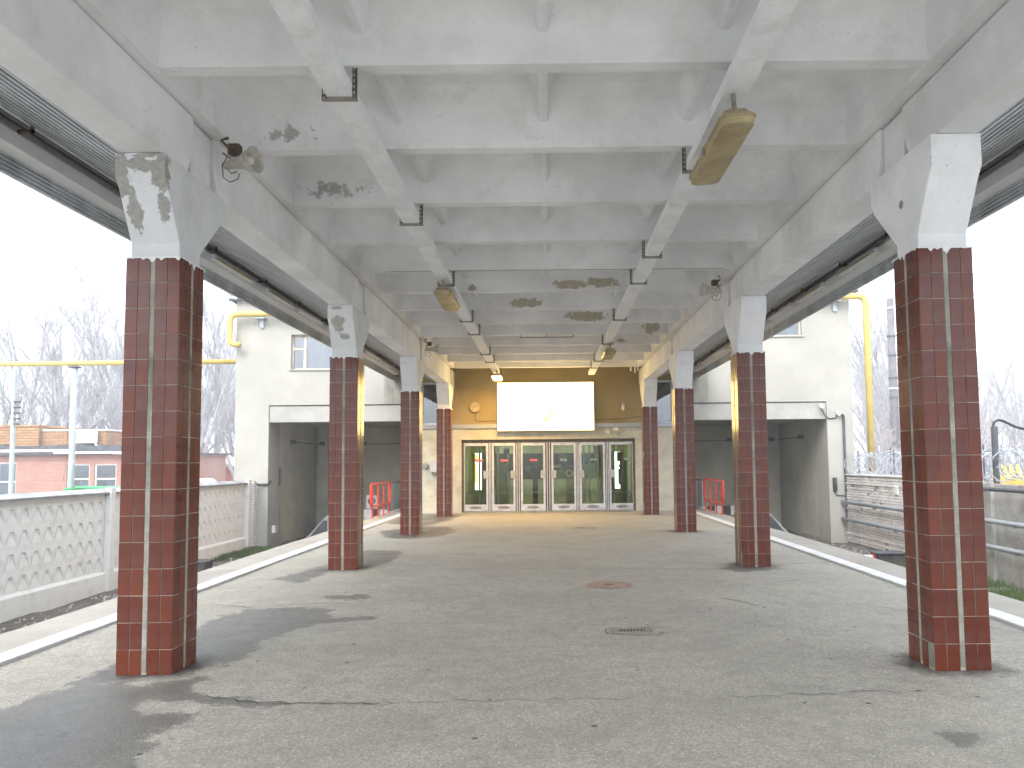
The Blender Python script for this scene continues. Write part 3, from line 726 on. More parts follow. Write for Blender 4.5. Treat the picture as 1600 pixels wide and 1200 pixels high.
# ------------------------------------------------------------------ station building
FY = 25.9
bld = empty('station_building', (0, 0, 0)); tag(bld, 'pale plastered two storey station building behind the canopy with dark track openings', 'building')
def wallbox(lst, name, mat, parent=bld, bevel=0):
    m = MB()
    for b in lst: m.box(*b)
    return m.build(name, mat, parent, bevel=bevel)
wl, wr = (-8.35, -6.5, 4.71, 5.87), (6.9, 8.41, 5.66, 6.75)
wallbox([(-10.15, -9.05, FY, 27.0, GZ-.2, 7.0), (-9.05, wl[0], FY, 26.4, 3.55, 7.0), (wl[0], wl[1], FY, 26.4, 3.55, wl[2]), (wl[0], wl[1], FY, 26.4, wl[3], 7.0), (wl[1], -5.3, FY, 26.4, 3.55, 7.0)], 'wall', M['plaster'])
wallbox([(-5.3, -4.36, FY-.003, 26.4, 3.55, 7.0)], 'wall', M['plaster_grime'])
wallbox([(9.14, 9.98, FY, 27.0, GZ-.2, 7.08), (5.3, wr[0], FY, 26.4, 3.5, 7.08), (wr[0], wr[1], FY, 26.4, 3.5, wr[2]), (wr[0], wr[1], FY, 26.4, wr[3], 7.08), (wr[1], 9.14, FY, 26.4, 3.5, 7.08)], 'wall', M['plaster'])
wallbox([(4.36, 5.3, FY-.003, 26.4, 3.5, 7.08)], 'wall', M['plaster_grime'])
wallbox([(-9.05, -4.36, FY+.045, 26.35, 2.99, 3.52)], 'lintel', M['lintel'], bevel=.01)
wallbox([(4.36, 9.14, FY+.045, 26.35, 2.93, 3.47)], 'lintel', M['lintel'], bevel=.01)
wallbox([(-9.05, -4.36, FY+.09, 26.2, 3.522, 3.548)], 'groove', M['crack'])
wallbox([(4.36, 9.14, FY+.09, 26.2, 3.472, 3.498)], 'groove', M['crack'])
wallbox([(-10.35, -4.3, FY-.18, 32.2, 7.0, 7.06), (4.3, 10.25, FY-.18, 32.2, 7.08, 7.14), (-4.3, 4.3, FY, 32.2, 7.0, 7.06)], 'roof', M['coping'])
wallbox([(-10.15, 9.98, 31.9, 32.2, GZ-.2, 7.0), (-10.15, -9.85, 27.0, 31.9, GZ-.2, 7.0), (9.7, 9.98, 27.0, 31.9, GZ-.2, 7.08)], 'rear_wall', M['plaster'])
# alcoves where the tracks end
for sg, ox in ((-1, 9.05), (1, 9.14)):
    t = 2.99 if sg < 0 else 2.93
    b = [(4.36, 4.7, 26.4, 31.5, GZ-.2, t+.1), (ox+.06, ox+.75, 27.0, 31.9, GZ-.2, t+.1), (4.36, ox+.2, 31.5, 31.88, GZ-.2, t+.1), (4.36, ox+.2, 26.4, 31.5, t+.08, t+.3)]
    m = MB()
    for x0, x1, y0, y1, z0, z1 in b: m.box(min(sg*x0, sg*x1), max(sg*x0, sg*x1), y0, y1, z0, z1)
    m.build('alcove_wall', M['alcove'], bld)
    MB().box(min(sg*(ox-.5), sg*(ox-.1)), max(sg*(ox-.5), sg*(ox-.1)), 31.2, 31.5, GZ, t+.08).build('pier', M['alcove'], bld)
# entrance wall
DX0, DX1, DT = -2.77, 2.88, 2.36
wallbox([(-4.36, DX0, FY, 26.4, 0, 2.72)], 'entrance_wall', M['wall_low']); wallbox([(DX1, 4.36, FY, 26.4, 0, 2.72)], 'entrance_wall', M['wall_low'])
wallbox([(DX0, DX1, FY, 26.4, DT, 2.72)], 'entrance_lintel', M['wall_low'])
wallbox([(-3.35, 3.5, FY, 26.4, 2.86, 7.0), (-4.36, -4.08, FY, 26.4, 2.86, 7), (4.15, 4.36, FY, 26.4, 2.86, 7), (-4.08, -3.35, FY, 26.4, 4.25, 7), (3.5, 4.15, FY, 26.4, 4.25, 7)], 'upper_wall', M['wall_up'])
wallbox([(-4.36, 4.36, FY-.06, 26.3, 2.722, 2.858)], 'ledge', M['sill'], bevel=.01)
for x0, x1 in ((-4.08, -3.35), (3.5, 4.15)):
    f = MB().box(x0, x0+.06, FY+.12, FY+.2, 2.86, 4.25).box(x1-.06, x1, FY+.12, FY+.2, 2.86, 4.25).box(x0+.06, x1-.06, FY+.12, FY+.2, 2.86, 2.92).box(x0+.06, x1-.06, FY+.12, FY+.2, 4.19, 4.25).build('window', M['curtain'], bld)
    MB().box(x0+.06, x1-.06, FY+.155, FY+.162, 2.92, 4.19).build('pane', M['winglass'], f)
    MB().box(x0, x1, FY+.3, FY+.32, 2.86, 4.25).build('blind', M['wall_low'], f)
def window(x0, x1, z0, z1, muls, cross, curtain, label=None):
    m = MB(); a, b = FY+.14, FY+.22; t = .06
    m.box(x0, x0+t, a, b, z0, z1).box(x1-t, x1, a, b, z0, z1).box(x0+t, x1-t, a, b, z0, z0+t).box(x0+t, x1-t, a, b, z1-t, z1)
    for q in muls: m.box(q-.045, q+.045, a+.002, b-.002, z0+t, z1-t)
    for (p, q, z) in cross: m.box(p, q, a+.004, b-.004, z-.03, z+.03)
    f = m.build('window', M['wood'], bld); f['label'] = label
    edges = [x0+t]+[v for q in muls for v in (q-.045, q+.045)]+[x1-t]
    for i in range(0, len(edges), 2):
        p, q = edges[i], edges[i+1]
        zs = [z for (pp, qq, z) in cross if abs(pp-p) < .08]
        zz = [z0+t]+[v for z in zs for v in (z-.03, z+.03)]+[z1-t]
        for k in range(0, len(zz), 2):
            MB().box(p, q, a+.03, a+.038, zz[k], zz[k+1]).build('pane', M['winglass'], f)
    MB().box(x0-.06, x1+.06, FY-.05, FY+.14, z0-.03, z0-.002).build('sill', M['lintel'], f)
    m = MB(); k = 0; x = x0
    pts = []
    while x < x1: pts.append((x, FY+.40+.025*math.sin(k*1.9))); x += .045; k += 1
    pts.append((x1, FY+.4))
    MB().sheet(pts, 'z', z0, z1).build('curtain', curtain, f)
    MB().box(x0-.2, x1+.2, FY+.9, FY+.92, z0-.2, z1+.2).build('dark_room', M['darkwin'], f)
window(wl[0], wl[1], wl[2], wl[3], [-7.93], [(-8.29, -7.97, 5.41)], M['curtain'], 'wooden window with small left casement')
window(wr[0], wr[1], wr[2], wr[3], [7.4], [], M['curtain'], 'pale framed window under the right eaves')

# door set
wallbox([(DX0, DX1, FY+.10, FY+.28, 2.27, DT-.002), (DX0, DX0+.07, FY+.10, FY+.28, .02, 2.27), (DX1-.07, DX1, FY+.10, FY+.28, .02, 2.27)], 'door_frame', M['brown'])
wallbox([(DX0, DX1, FY-.02, 26.5, -.02, .03)], 'threshold', M['concrete_dark'])
def textmesh(txt, size, mat, name, parent, loc, rot, ext=.001, sx=1):
    cu = bpy.data.curves.new(name, 'FONT'); cu.body = txt; cu.size = size; cu.align_x = 'CENTER'; cu.align_y = 'CENTER'; cu.extrude = ext
    tmp = bpy.data.objects.new(name, cu); col.objects.link(tmp)
    dg = bpy.context.evaluated_depsgraph_get(); me = bpy.data.meshes.new_from_object(tmp.evaluated_get(dg))
    bpy.data.objects.remove(tmp); me.materials.clear(); me.materials.append(mat)
    return link_mesh(name, me, parent, loc, rot, (sx, 1, 1))
pxs = [(722, 762.5), (767.5, 805), (812.5, 852), (860.5, 900), (904.5, 945.5), (951, 991)]
DFY = FY+.12
for i, (a, b) in enumerate(pxs):
    x0 = (a-854.2)/48+.02; x1 = (b-854.2)/48-.0; z0, z1 = .045, 2.25
    d = MB().box(x0, x0+.065, DFY, DFY+.045, z0, z1).box(x1-.065, x1, DFY, DFY+.045, z0, z1).box(x0+.065, x1-.065, DFY+.001, DFY+.044, z1-.09, z1).box(x0+.065, x1-.065, DFY+.001, DFY+.044, z0, z0+.21)
    d = d.build('door', M['alu'], bld, bevel=.004)
    MB().box(x0+.065, x1-.065, DFY+.02, DFY+.026, z0+.21, z1-.09).build('door_glass', M['glass'], d)
    hx = x1-.07 if i < 3 else x0+.07
    MB().cbox((hx, DFY-.03, 1.22), (.17, .012, .25)).cbox((hx, DFY-.015, 1.3), (.03, .03, .03)).cbox((hx, DFY-.015, 1.14), (.03, .03, .03)).build('push_plate', M['grey'], d, bevel=.005)
    cxm = (x0+x1)/2
    m = MB(); n = 22; b0 = len(m.v)
    for k in range(n): m.v.append((cxm+.2*math.cos(2*math.pi*k/n), DFY-.0025, z0+.11+.05*math.sin(2*math.pi*k/n)))
    m.f.append(tuple(range(n))[::-1]); m.build('kick_mark', M['rubber_mat'], d)
    MB().box(x0+.067, x1-.067, DFY+.03, DFY+.045, .585, .60).build('glazing_bar', M['alu'], d)
    if i < 3:
        sx_ = [.12, .02, .02][i]; wds = .27
    else: sx_ = [.0, .05, .18][i-3]; wds = .24
    sxx = cxm+sx_
    if i == 5: sxx = x1-.2
    MB().cbox((sxx, DFY+.014, 1.68), (wds, .004, .085)).build('sticker', M['stk_red'] if i < 3 else M['stk_green'], d)
    textmesh('НЕТ ВХОДА' if i < 3 else 'ВХОД', .058 if i < 3 else .08, M['letter'], 'lettering', d, (sxx, DFY+.010, 1.68), (R(90), 0, 0), sx=.66 if i < 3 else .9)
# mullions between the leaves
for a, b in zip(pxs, pxs[1:]):
    x0 = (a[1]-854.2)/48; x1 = (b[0]-854.2)/48+.02; xm = (x0+x1)/2; gw = (x1-x0)
    MB().box(x0+.001, x1-.001, DFY+.05, DFY+.09, .03, 2.27).build('door_jamb', M['brown'], bld)
    for q in (xm-gw*.2, xm+gw*.2): MB().box(q-.014, q+.014, DFY-.01, DFY+.048, .03, 2.27).build('mullion', M['alu'], bld)
# vestibule behind the doors
MB().box(-2.9, 3.0, 26.4, 33, -.05, .0).build('hall_floor', M['infloor'], bld)
MB().box(-2.95, -2.8, 26.4, 31.9, 0, 2.75).box(2.9, 3.05, 26.4, 31.9, 0, 2.75).box(-2.95, 3.05, 31.8, 31.89, 0, 2.75).build('hall_wall', M['inroom'], bld)
MB().box(-2.8, 2.9, 26.4, 31.8, 2.6, 2.7).build('hall_ceiling', M['inroom'], bld)
M['tubewhite'] = emit('hall_light', (1, .95, .62), 7.0)
MB().box(-1.7, -1.2, 28.2, 29.4, 2.585, 2.598).box(1.2, 1.7, 28.2, 29.4, 2.585, 2.598).build('hall_lamp', M['tubewhite'], bld)
m = MB()
for x in (-2.35, -2.2, -1.15, -1.35, 1.3, 1.5, 2.35, 2.1): m.box(x-.025, x+.025, 27.9, 27.96, 0, 2.6)
m.box(-2.8, 2.9, 27.9, 27.95, 2.2, 2.26).box(-2.8, 2.9, 27.9, 27.95, .55, .6); m.build('inner_screen', M['alu'], bld)
m = MB()
for k in range(30): m.box(2.62, 2.66, 26.8+k*.035, 26.82+k*.035, .1, 1.7)
m.build('radiator_grille', M['indark'], bld)
MB().box(-1.3, -.2, 31.7, 31.78, .2, 2.3).box(.1, .5, 31.7, 31.78, 1.3, 1.9).box(.8, 1.9, 31.7, 31.78, 1.5, 2.2).build('hall_poster', M['poster_dark'], bld)
for xq in (-1.74, -1.63, 1.72, 1.84): MB().box(xq-.03, xq+.03, 26.7, 26.76, 0, 2.6).build('hall_post', M['camw'], bld)
MB().box(-2.8, 2.9, 30.2, 30.4, 1.95, 2.35).build('hall_beam', M['wall_low'], bld)
for xq, wq in ((-1.0, .9), (.2, 1.1), (1.7, .8)): MB().box(xq-wq/2, xq+wq/2, 30.9, 31.2, 0, .95).build('hall_counter', M['wall_low'], bld)
for xq, zq in ((-.75, 1.35), (.15, 1.5), (.62, 1.55), (-.3, 1.62), (1.25, 1.6), (2.2, 1.45)): MB().box(xq-.11, xq+.11, 31.6, 31.66, zq-.12, zq+.12).build('hall_picture', M['stk_green'] if zq > 1.55 else M['blue'], bld)
rq = MB().lathe((.78, 27.85, 1.22), (0, -1, 0), [(0, .13), (.01, .13), (.01, .07), (0, .07)], 20).build('round_sign', M['letter']); tag(rq, 'small white ring shaped sign behind the fourth door from left', 'sign')
M['lb1'] = emit('lightbox_white', (1, .97, .85), 1.2); M['lb2'] = emit('lightbox_blue', (.8, .95, 1), 1.2); M['lb3'] = emit('lightbox_yellow', (1, .7, .15), .7)
def lightbox(x, label, m1, m2):
    l = empty('light_box', (x, 28.6, 0)); tag(l, label, 'light box'); l.rotation_euler.z = R(-18 if x < 0 else 24)
    MB().box(-.15, .15, 0, .14, .62, 1.98).build('case', M['indark'], l)
    MB().box(-.13, .13, -.006, -.001, .64, 1.96).build('panel', m1, l)
    m = MB(); 
    if x < 0: m.box(-.13, .0, -.010, -.007, 1.7, 1.9).box(-.13, -.07, -.010, -.007, .9, 1.6).box(-.04, -.0, -.010, -.007, .8, 1.3)
    else: m.box(.02, .13, -.010, -.007, 1.62, 1.95).box(.06, .13, -.010, -.007, .8, 1.35).box(.08, .13, -.010, -.007, 1.4, 1.5)
    m.build('print', m2, l)
lightbox(-2.45, 'tall white and yellow light box glowing behind the leftmost glass door', M['lb1'], M['lb3'])
lightbox(2.5, 'blue white light box glowing behind the rightmost glass door', M['lb2'], M['blue'])
def notice(x, z, w_, h_, mat, label):
    tag(MB().cbox((x, 27.85, z), (w_, .01, h_)).build('notice', mat), label, 'notice', 'notices behind the door glass')
notice(-1.42, 1.42, .17, .3, M['paper'], 'pale green notice behind the second door from left, lower one')
notice(-1.05, 1.62, .13, .26, M['paper'], 'narrow paper notice behind the second door beside the red sticker')
notice(-1.4, 2.0, .2, .2, M['poster_dark'], 'dark round picture high behind the second door from left')
notice(1.75, 2.02, .22, .26, simple('brown_poster', (.22, .07, .03), rough=.5), 'brown picture high behind the fifth door from left')
notice(1.45, 1.33, .5, .45, M['paper'], 'wide pale notice behind the fifth door from left')
notice(.35, 1.46, .3, .1, M['letter'], 'white strip notice behind the fourth door from left')
notice(1.0, 1.2, .16, .2, M['letter'], 'small white notice behind the right side of the fourth door')

# billboard above the doors
sg_ = empty('billboard', (0, 0, 0)); tag(sg_, 'glaring white illuminated billboard above the glass entrance doors', 'billboard')
def sign_mat():
    m = bpy.data.materials.new('billboard_glow'); m.use_nodes = True; n = m.node_tree; n.nodes.clear()
    out = n.nodes.new('ShaderNodeOutputMaterial'); e = n.nodes.new('ShaderNodeEmission')
    tc = N(n, 'ShaderNodeTexCoord').outputs['Object']
    cc = None
    mk = None
    for c, r_, ang in (((.12, 0, 3.15), (.26, 1, .045), -35), ((-.02, 0, 2.99), (.12, 1, .07), -50), ((.36, 0, 3.27), (.16, 1, .03), -20), ((1.28, 0, 3.22), (.17, 1, .03), 55), ((1.2, 0, 3.32), (.07, 1, .02), 0)):
        v = N(n, 'ShaderNodeVectorMath', operation='SUBTRACT'); n.links.new(tc, v.inputs[0]); v.inputs[1].default_value = c
        rr = N(n, 'ShaderNodeVectorRotate', rotation_type='Y_AXIS'); n.links.new(v.outputs[0], rr.inputs['Vector']); rr.inputs['Angle'].default_value = -R(ang)
        d = N(n, 'ShaderNodeVectorMath', operation='DIVIDE'); n.links.new(rr.outputs[0], d.inputs[0]); d.inputs[1].default_value = (r_[0], 1000, r_[2])
        l = N(n, 'ShaderNodeVectorMath', operation='LENGTH'); n.links.new(d.outputs[0], l.inputs[0])
        q = math_n(n, 'SUBTRACT', 1.0, l.outputs['Value']); mk = q if mk is None else math_n(n, 'MAXIMUM', mk, q)
    mk = ramp(n, math_n(n, 'ADD', mk, math_n(n, 'MULTIPLY', math_n(n, 'SUBTRACT', noise_n(n, tc, 14, 4), .5), 2.4)), -.15, .12)
    cc = mixc(n, mk, (1.0, .70, .27), (.62, .45, .05))
    n.links.new(cc, e.inputs[0]); e.inputs[1].default_value = 2.7; n.links.new(e.outputs[0], out.inputs[0]); return m
MB().box(-1.60, 1.56, FY-.20, FY-.035, 2.61, 4.21).build('case', M['brown'], sg_)
MB().box(-1.575, 1.535, FY-.208, FY-.203, 2.635, 4.185).build('lit_face', sign_mat(), sg_)
MB().box(-1.2, -1.15, FY-.035, FY, 2.7, 4.1).box(1.1, 1.15, FY-.035, FY, 2.7, 4.1).build('wall_bracket', M['steel'], sg_)
# clock
ck = empty('wall_clock', (-2.31, FY-.06, 3.43)); tag(ck, 'round brownish wall clock left of the billboard', 'clock')
MB().lathe((0, 0, 0), (0, -1, 0), [(-.06, .19), (.02, .19), (.035, .178), (.03, .165), (.012, .16)], 32).build('rim', M['lampbody'], ck, smooth=False)
MB().lathe((0, 0, 0), (0, -1, 0), [(.01, .162), (.012, 0)], 32).build('dial', M['clockface'], ck)
m = MB()
for k in range(12):
    a = k*math.pi/6; x, z = .135*math.sin(a), .135*math.cos(a); m.cbox((x, -.016, z), (.018, .004, .018))
m.build('hour_mark', M['black'], ck)
MB().tube([(0, -.02, 0), (.07, -.02, .06)], .007, 4).build('hour_hand', M['black'], ck); MB().tube([(0, -.024, 0), (-.1, -.024, -.05)], .005, 4).build('minute_hand', M['black'], ck)
MB().tube([(-2.31, FY-.012, 3.24), (-2.31, FY-.012, 2.98), (-2.2, FY-.012, 2.96), (-1.6, FY-.012, 2.97)], .007, 5).build('clock_cable', M['black'])
tag(bpy.data.objects['clock_cable'], 'thin dark cable running from the wall clock to the billboard', 'cable')
# little lamp right of the billboard
wlp = empty('wall_lamp', (2.50, FY-.08, 3.42)); tag(wlp, 'small grey wall lamp right of the billboard', 'lamp')
MB().lathe((0, 0, .08), (0, 0, -1), [(0, 0), (0, .05), (.08, .06), (.1, .055)], 16).build('cap', M['grey'], wlp)
MB().lathe((0, 0, -.02), (0, 0, -1), [(0, .048), (.1, .048), (.14, .02), (.14, 0)], 16).build('bulb_glass', M['camw'], wlp)
MB().box(-.03, .03, 0, .08, .0, .1).build('mount', M['grey'], wlp)
MB().tube([(1.57, FY-.012, 2.98), (2.4, FY-.012, 2.99), (3.1, FY-.012, 3.07)], .008, 5).build('wall_cable', M['black'])
tag(bpy.data.objects['wall_cable'], 'dark cable running right from the billboard along the wall', 'cable')
def cctv(x, z, label, box=False, y=FY):
    c = empty('security_camera', (x, y-.1, z)); tag(c, label, 'camera')
    MB().lathe((0, .06, 0), (0, -1, -.25), [(0, 0), (0, .055), (.12, .06), (.17, .06), (.17, .045), (.15, 0)], 18).build('housing', M['camw'], c)
    MB().lathe((0, -.085, -.037), (0, -1, -.25), [(0, .04), (.01, .02), (.012, 0)], 14).build('lens', M['black'], c)
    MB().box(-.02, .02, .03, .10, .02, .06).build('mount', M['camw'], c)
cctv(1.98, 2.60, 'small white security camera under the ledge above the rightmost doors')
jb = tag(MB().cbox((2.25, FY-.04, 2.66), (.15, .07, .11)).build('junction_box', M['camw'], bevel=.008), 'small white junction box beside the security camera above the doors', 'junction box')
MB().tube([(2.28, FY-.03, 2.60), (2.3, FY-.02, 2.5), (2.36, FY-.02, 2.47), (2.44, FY-.02, 2.55), (2.5, FY-.02, 2.64), (3.6, FY-.02, 2.66)], .014, 6).build('door_cable', M['grey'])
tag(bpy.data.objects['door_cable'], 'looping grey cable from the junction box above the doors', 'cable')
# meter boxes on the left entrance wall
mb_ = empty('meter_box', (-3.62, FY, 1.5)); tag(mb_, 'grey meter box with round vent on the wall between the far left columns', 'meter box')
MB().box(-.14, .14, -.16, 0, -.18, .2).build('cabinet', M['grey'], mb_, bevel=.01)
MB().lathe((-.33, 0, .03), (0, -1, 0), [(0, .1), (.09, .1), (.1, .08), (.1, 0)], 18).build('round_vent', M['steel'], mb_)
MB().tube([(-.1, -.05, -.18), (-.06, -.05, -.3), (.05, -.05, -.24), (.1, -.05, -.34)], .012, 5).build('cable', M['black'], mb_)

# things on the facade
cctv(8.93, 3.36, 'white security camera under the right lintel corner')
cctv(9.47, 3.12, 'second white camera on the right wall pier beside the conduit')
MB().tube([(8.95, FY-.03, 3.28), (9.08, FY-.03, 3.02), (9.2, FY-.03, 2.93), (9.4, FY-.03, 2.95), (9.5, FY-.03, 3.08), (9.62, FY-.03, 3.07)], .018, 6).build('camera_cable', M['black'])
tag(bpy.data.objects['camera_cable'], 'sagging black cable between the two cameras at the right opening', 'cable')
MB().tube([(9.60, FY-.05, 3.06), (9.66, FY-.05, 3.03), (9.66, FY-.05, -.4)], .042, 8).build('conduit_pipe', M['coping'])
tag(bpy.data.objects['conduit_pipe'], 'dark vertical conduit pipe down the right wall pier', 'pipe')
wd_ = empty('wall_intercom', (9.31, FY, .8)); tag(wd_, 'black oblong intercom on the right wall pier', 'intercom')
MB().box(-.06, .06, -.09, 0, -.22, .22).build('case', M['black'], wd_, bevel=.01); MB().box(-.04, .04, -.10, -.09, .05, .18).build('grille', M['coping'], wd_)
MB().tube([(0, -.04, -.22), (.02, -.04, -.32), (.1, -.04, -.36), (.5, -.03, -.36)], .014, 5).build('cable', M['black'], wd_)
sb = tag(MB().box(-9.048, -8.95, 26.3, 26.55, -.62, -.38).build('switch_box', M['camw'], bevel=.01), 'small white switch box low on the left opening jamb', 'switch box')
for sg in (-1, 1):
    c = empty('alcove_cable', (0, 0, 0)); tag(c, f'dark cable with junction boxes along the back wall of the {"left" if sg < 0 else "right"} opening', 'cable')
    ox = 9.08
    MB().tube([(sg*(ox-.0), 28.3, 2.42), (sg*(ox-.03), 31.1, 2.40)], .014, 5).tube([(sg*(ox-.1), 31.17, 2.4), (sg*7.5, 31.46, 2.38), (sg*4.8, 31.46, 2.40)], .014, 5).build('wire', M['black'], c)
    for x, y in ((ox-.03, 28.4), (ox-.3, 31.17), (7.2, 31.44)): MB().cbox((sg*x, y, 2.42), (.16, .16, .14)).build('junction_box', M['coping'], c)
rs = tag(MB().tube([(-9.02, 26.97, 1.5), (-9.02, 26.97, .9)], .03, 6).tube([(-9.02, 27.0, .2), (-9.01, 27.0, -.9)], .008, 5).build('rusty_hook', M['rust']), 'rusty hinge stub on the left opening jamb', 'hinge')
# black pipe from fence to jamb
MB().tube([(-10.2, 25.5, 1.05), (-9.6, 25.6, 1.03), (-9.3, 25.8, .97), (-9.02, 25.84, .98), (-9.0, 26.0, 1.08)], .04, 8).build('black_pipe', M['black'])
tag(bpy.data.objects['black_pipe'], 'bent black pipe above the fence end at the left opening', 'pipe')

# ------------------------------------------------------------------ railings and buffer stops at the track ends
for sg in (-1, 1):
    sn = 'left' if sg < 0 else 'right'
    X = sg*5.16
    r_ = empty('safety_railing', (X, 23.4, .01)); tag(r_, f'bright red tubular safety railing at the {sn} platform edge end', 'railing', 'red railings at the platform ends')
    pts = []; cr = .14; L = 2.9; z0, z1 = .33, 1.0
    for cxx, cz, a0 in ((cr, z0+cr, 180), (L-cr, z0+cr, 270), (L-cr, z1-cr, 0), (cr, z1-cr, 90)):
        for k in range(5):
            a = R(a0+22.5*k); pts.append((0, cxx+cr*math.cos(a), cz+cr*math.sin(a)))
    pts.append(pts[0]); pts.append(pts[1])
    MB().tube(pts, .032, 10, cap=False).build('frame', M['red'], r_, smooth=True)
    for k in range(4):
        y = .22+k*(L-.44)/3
        MB().tube([(0, y, 0), (0, y, z1-.03)], .026, 8).lathe((0, y, 0), (0, 0, 1), [(0, .06), (.012, .06), (.03, .035)], 10).build('post', M['red'], r_)
    m = MB()
    for k in range(4): m.tube([(0, .22+k*(L-.44)/3, .75), (0, .3+k*(L-.44)/3, .75)], .012, 5)
    m.tube([(0, .22, .66), (0, L-.22, .66)], .007, 5); m.build('wire', M['red'], r_)
    f = empty('sheet_fence', (X, 26.5, .01)); tag(f, f'low grey sheet fence continuing the {sn} railing into the opening', 'fence')
    MB().tube([(0, 0, .96), (0, 4.9, .96)], .025, 8).build('rail', M['rust'], f)
    for k in range(5):
        m = MB(); y0 = .02+k*.98
        pts2 = []
        for j in range(14): pts2.append((.0+(.018 if j % 2 else -.018), y0+j*.072))
        m.sheet(pts2, 'z', .05, .94).build('sheet_panel', M['grey'], f)
    # buffer
    b = empty('buffer_stop', (sg*6.6, 30.2, GZ)); tag(b, f'black and white striped buffer stop at the end of the {sn} track', 'buffer stop', 'buffer stops')
    m = MB(); mw = MB(); ww = 2.4/8
    for k in range(8):
        (mw if k % 2 else m).box(-1.2+k*ww, -1.2+(k+1)*ww, -.08, .1, .62, .96)
    m.build('black_block', M['black'], b); mw.build('white_block', M['letter'], b)
    MB().box(-1.0, -.8, .1, .3, 0, .9).box(.8, 1.0, .1, .3, 0, .9).prism([(.3, 0), (1.1, 0), (.3, .8)], 'x', -.95, -.85).prism([(.3, 0), (1.1, 0), (.3, .8)], 'x', .85, .95).build('support', M['blackbox'], b)
    if sg < 0:
        MB().box(-.2, .2, -.1, -.06, 1.0, 1.5).build('sign_plate', M['letter'], b)
        MB().lathe((0, -.101, 1.27), (0, -1, 0), [(0, .14), (.004, .14), (.004, .09), (0, .09)], 24).box(-.15, .15, -.108, -.102, 1.25, 1.29).build('sign_mark', M['black'], b)
        MB().box(-.03, .03, -.05, .0, .9, 1.5).build('sign_post', M['blackbox'], b)
    # sloping sheet ramp behind
    w_ = empty('ramp_cover', (sg*8.1, 29.0, GZ)); tag(w_, f'pale sloping sheet cover on the ground in the {sn} opening', 'cover')
    x0, x1 = (-.5, .45) if sg < 0 else (-.45, .5)
    pr = [(x0, 0), (x1, 0), (x1, .75), (x1-.25 if sg < 0 else x0+.0, .78), ] 
    if sg < 0: pr = [(-.55, 0), (.5, 0), (.5, .85), (.25, .85)]
    else: pr = [(-.5, 0), (.55, 0), (-.25, .85), (-.5, .85)]
    MB().prism(pr, 'y', -.5, .6).build('sheet', M['post'], w_)
    MB().prism([(p*.6+.12*(-sg)*-1*.2, q*.7+.08) for p, q in pr], 'y', -.51, -.501).build('opening', M['coping'], w_)

# ------------------------------------------------------------------ trackside boxes
def track_box(x, y, label):
    t = empty('trackside_box', (x, y, GZ)); tag(t, label, 'equipment box', 'black boxes beside the tracks')
    MB().box(-.36, .36, -.25, .25, 0, .30).build('case', M['blackbox'], t, bevel=.015); MB().box(-.41, .41, -.3, .3, .302, .33).build('lid', M['coping'], t, bevel=.008)
    MB().box(-.62, -.42, -.06, .06, .18, .25).build('lever', M['snow'], t); MB().box(-.42, -.365, -.1, .1, .1, .28).build('latch', M['red'], t)
track_box(-8.75, 19.9, 'black equipment box on the soil by the left fence')
track_box(8.6, 20.3, 'black equipment box on the ground by the white brick wall')

# ------------------------------------------------------------------ left concrete fence
FX = -9.55
fe = empty('concrete_fence', (0, 0, 0)); tag(fe, 'white precast concrete fence with raised diamond pattern along the left track', 'fence')
def fence_panel(y0, y1):
    n = 11; rows = [(-.62, -.22), (-.22, .18), (.18, .58), (.58, .98)]; m = MB()
    pw = (y1-y0-.16)/n; a0 = y0+.08
    X0 = .0
    def quad(*p): b = len(m.v); m.v.extend(p); m.f.append((b, b+1, b+2, b+3))
    for z0, z1 in rows:
        for k in range(n):
            a, b = a0+k*pw, a0+(k+1)*pw; cm = (a+b)/2; F = X0+.03; D = X0-.006
            bz, tz = z0+.035, z0+.285; bw, tw = pw*.40, pw*.17
            B1, B2, T1, T2 = (F, cm-bw, bz), (F, cm+bw, bz), (F, cm-tw, tz), (F, cm+tw, tz)
            R1, R2 = (D, cm-tw*.9, tz-.02), (D, cm+tw*.9, tz-.02)
            mz = (bz+tz)/2; O = F+.02
            P1, P2 = (O, a, mz), (O, b, mz)
            quad(B1, B2, R2, R1); quad(R1, R2, T2, T1)
            for tri in ((B1, R1, T1), (B2, T2, R2)): q = len(m.v); m.v.extend(tri); m.f.append((q, q+1, q+2))
            a_, b_ = (F, a, z0), (F, b, z0); c_, d_ = (F, b, z1), (F, a, z1)
            quad(a_, b_, B2, B1)
            for tri in ((a_, B1, P1), (B1, T1, P1), (T1, d_, P1), (B2, b_, P2), (T2, B2, P2), (c_, T2, P2)): q = len(m.v); m.v.extend(tri); m.f.append((q, q+1, q+2))
            quad(T1, T2, c_, d_)
    m.box(X0-.14, X0+.03, y0+.002, y0+.08, -.62, 1.05).box(X0-.14, X0+.03, y1-.08, y1-.002, -.62, 1.05)
    m.box(X0-.14, X0-.05, y0+.08, y1-.08, -.62, 1.05)
    m.box(X0-.14, X0+.03, y0+.08, y1-.08, .98, 1.05)
    o = m.build('panel', M['concrete'], fe); o.location = (FX, 0, 0)
    MB().prism([(FX-.2, GZ-.1), (FX+.12, GZ-.1), (FX+.10, -.68), (FX+.05, -.622), (FX-.2, -.622)], 'y', y0+.002, y1-.002).build('base_beam', M['concrete'], fe, bevel=.01)
    y = y0
    while y < y1-.01:
        b = min(y+1.0, y1)
        MB().prism([(FX-.24, 1.058), (FX+.12, 1.055), (FX+.13, 1.02), (FX+.14, 1.06), (FX-.05, 1.14), (FX-.24, 1.07)], 'y', y+.004, b-.004).build('coping', M['cap'], fe); y = b
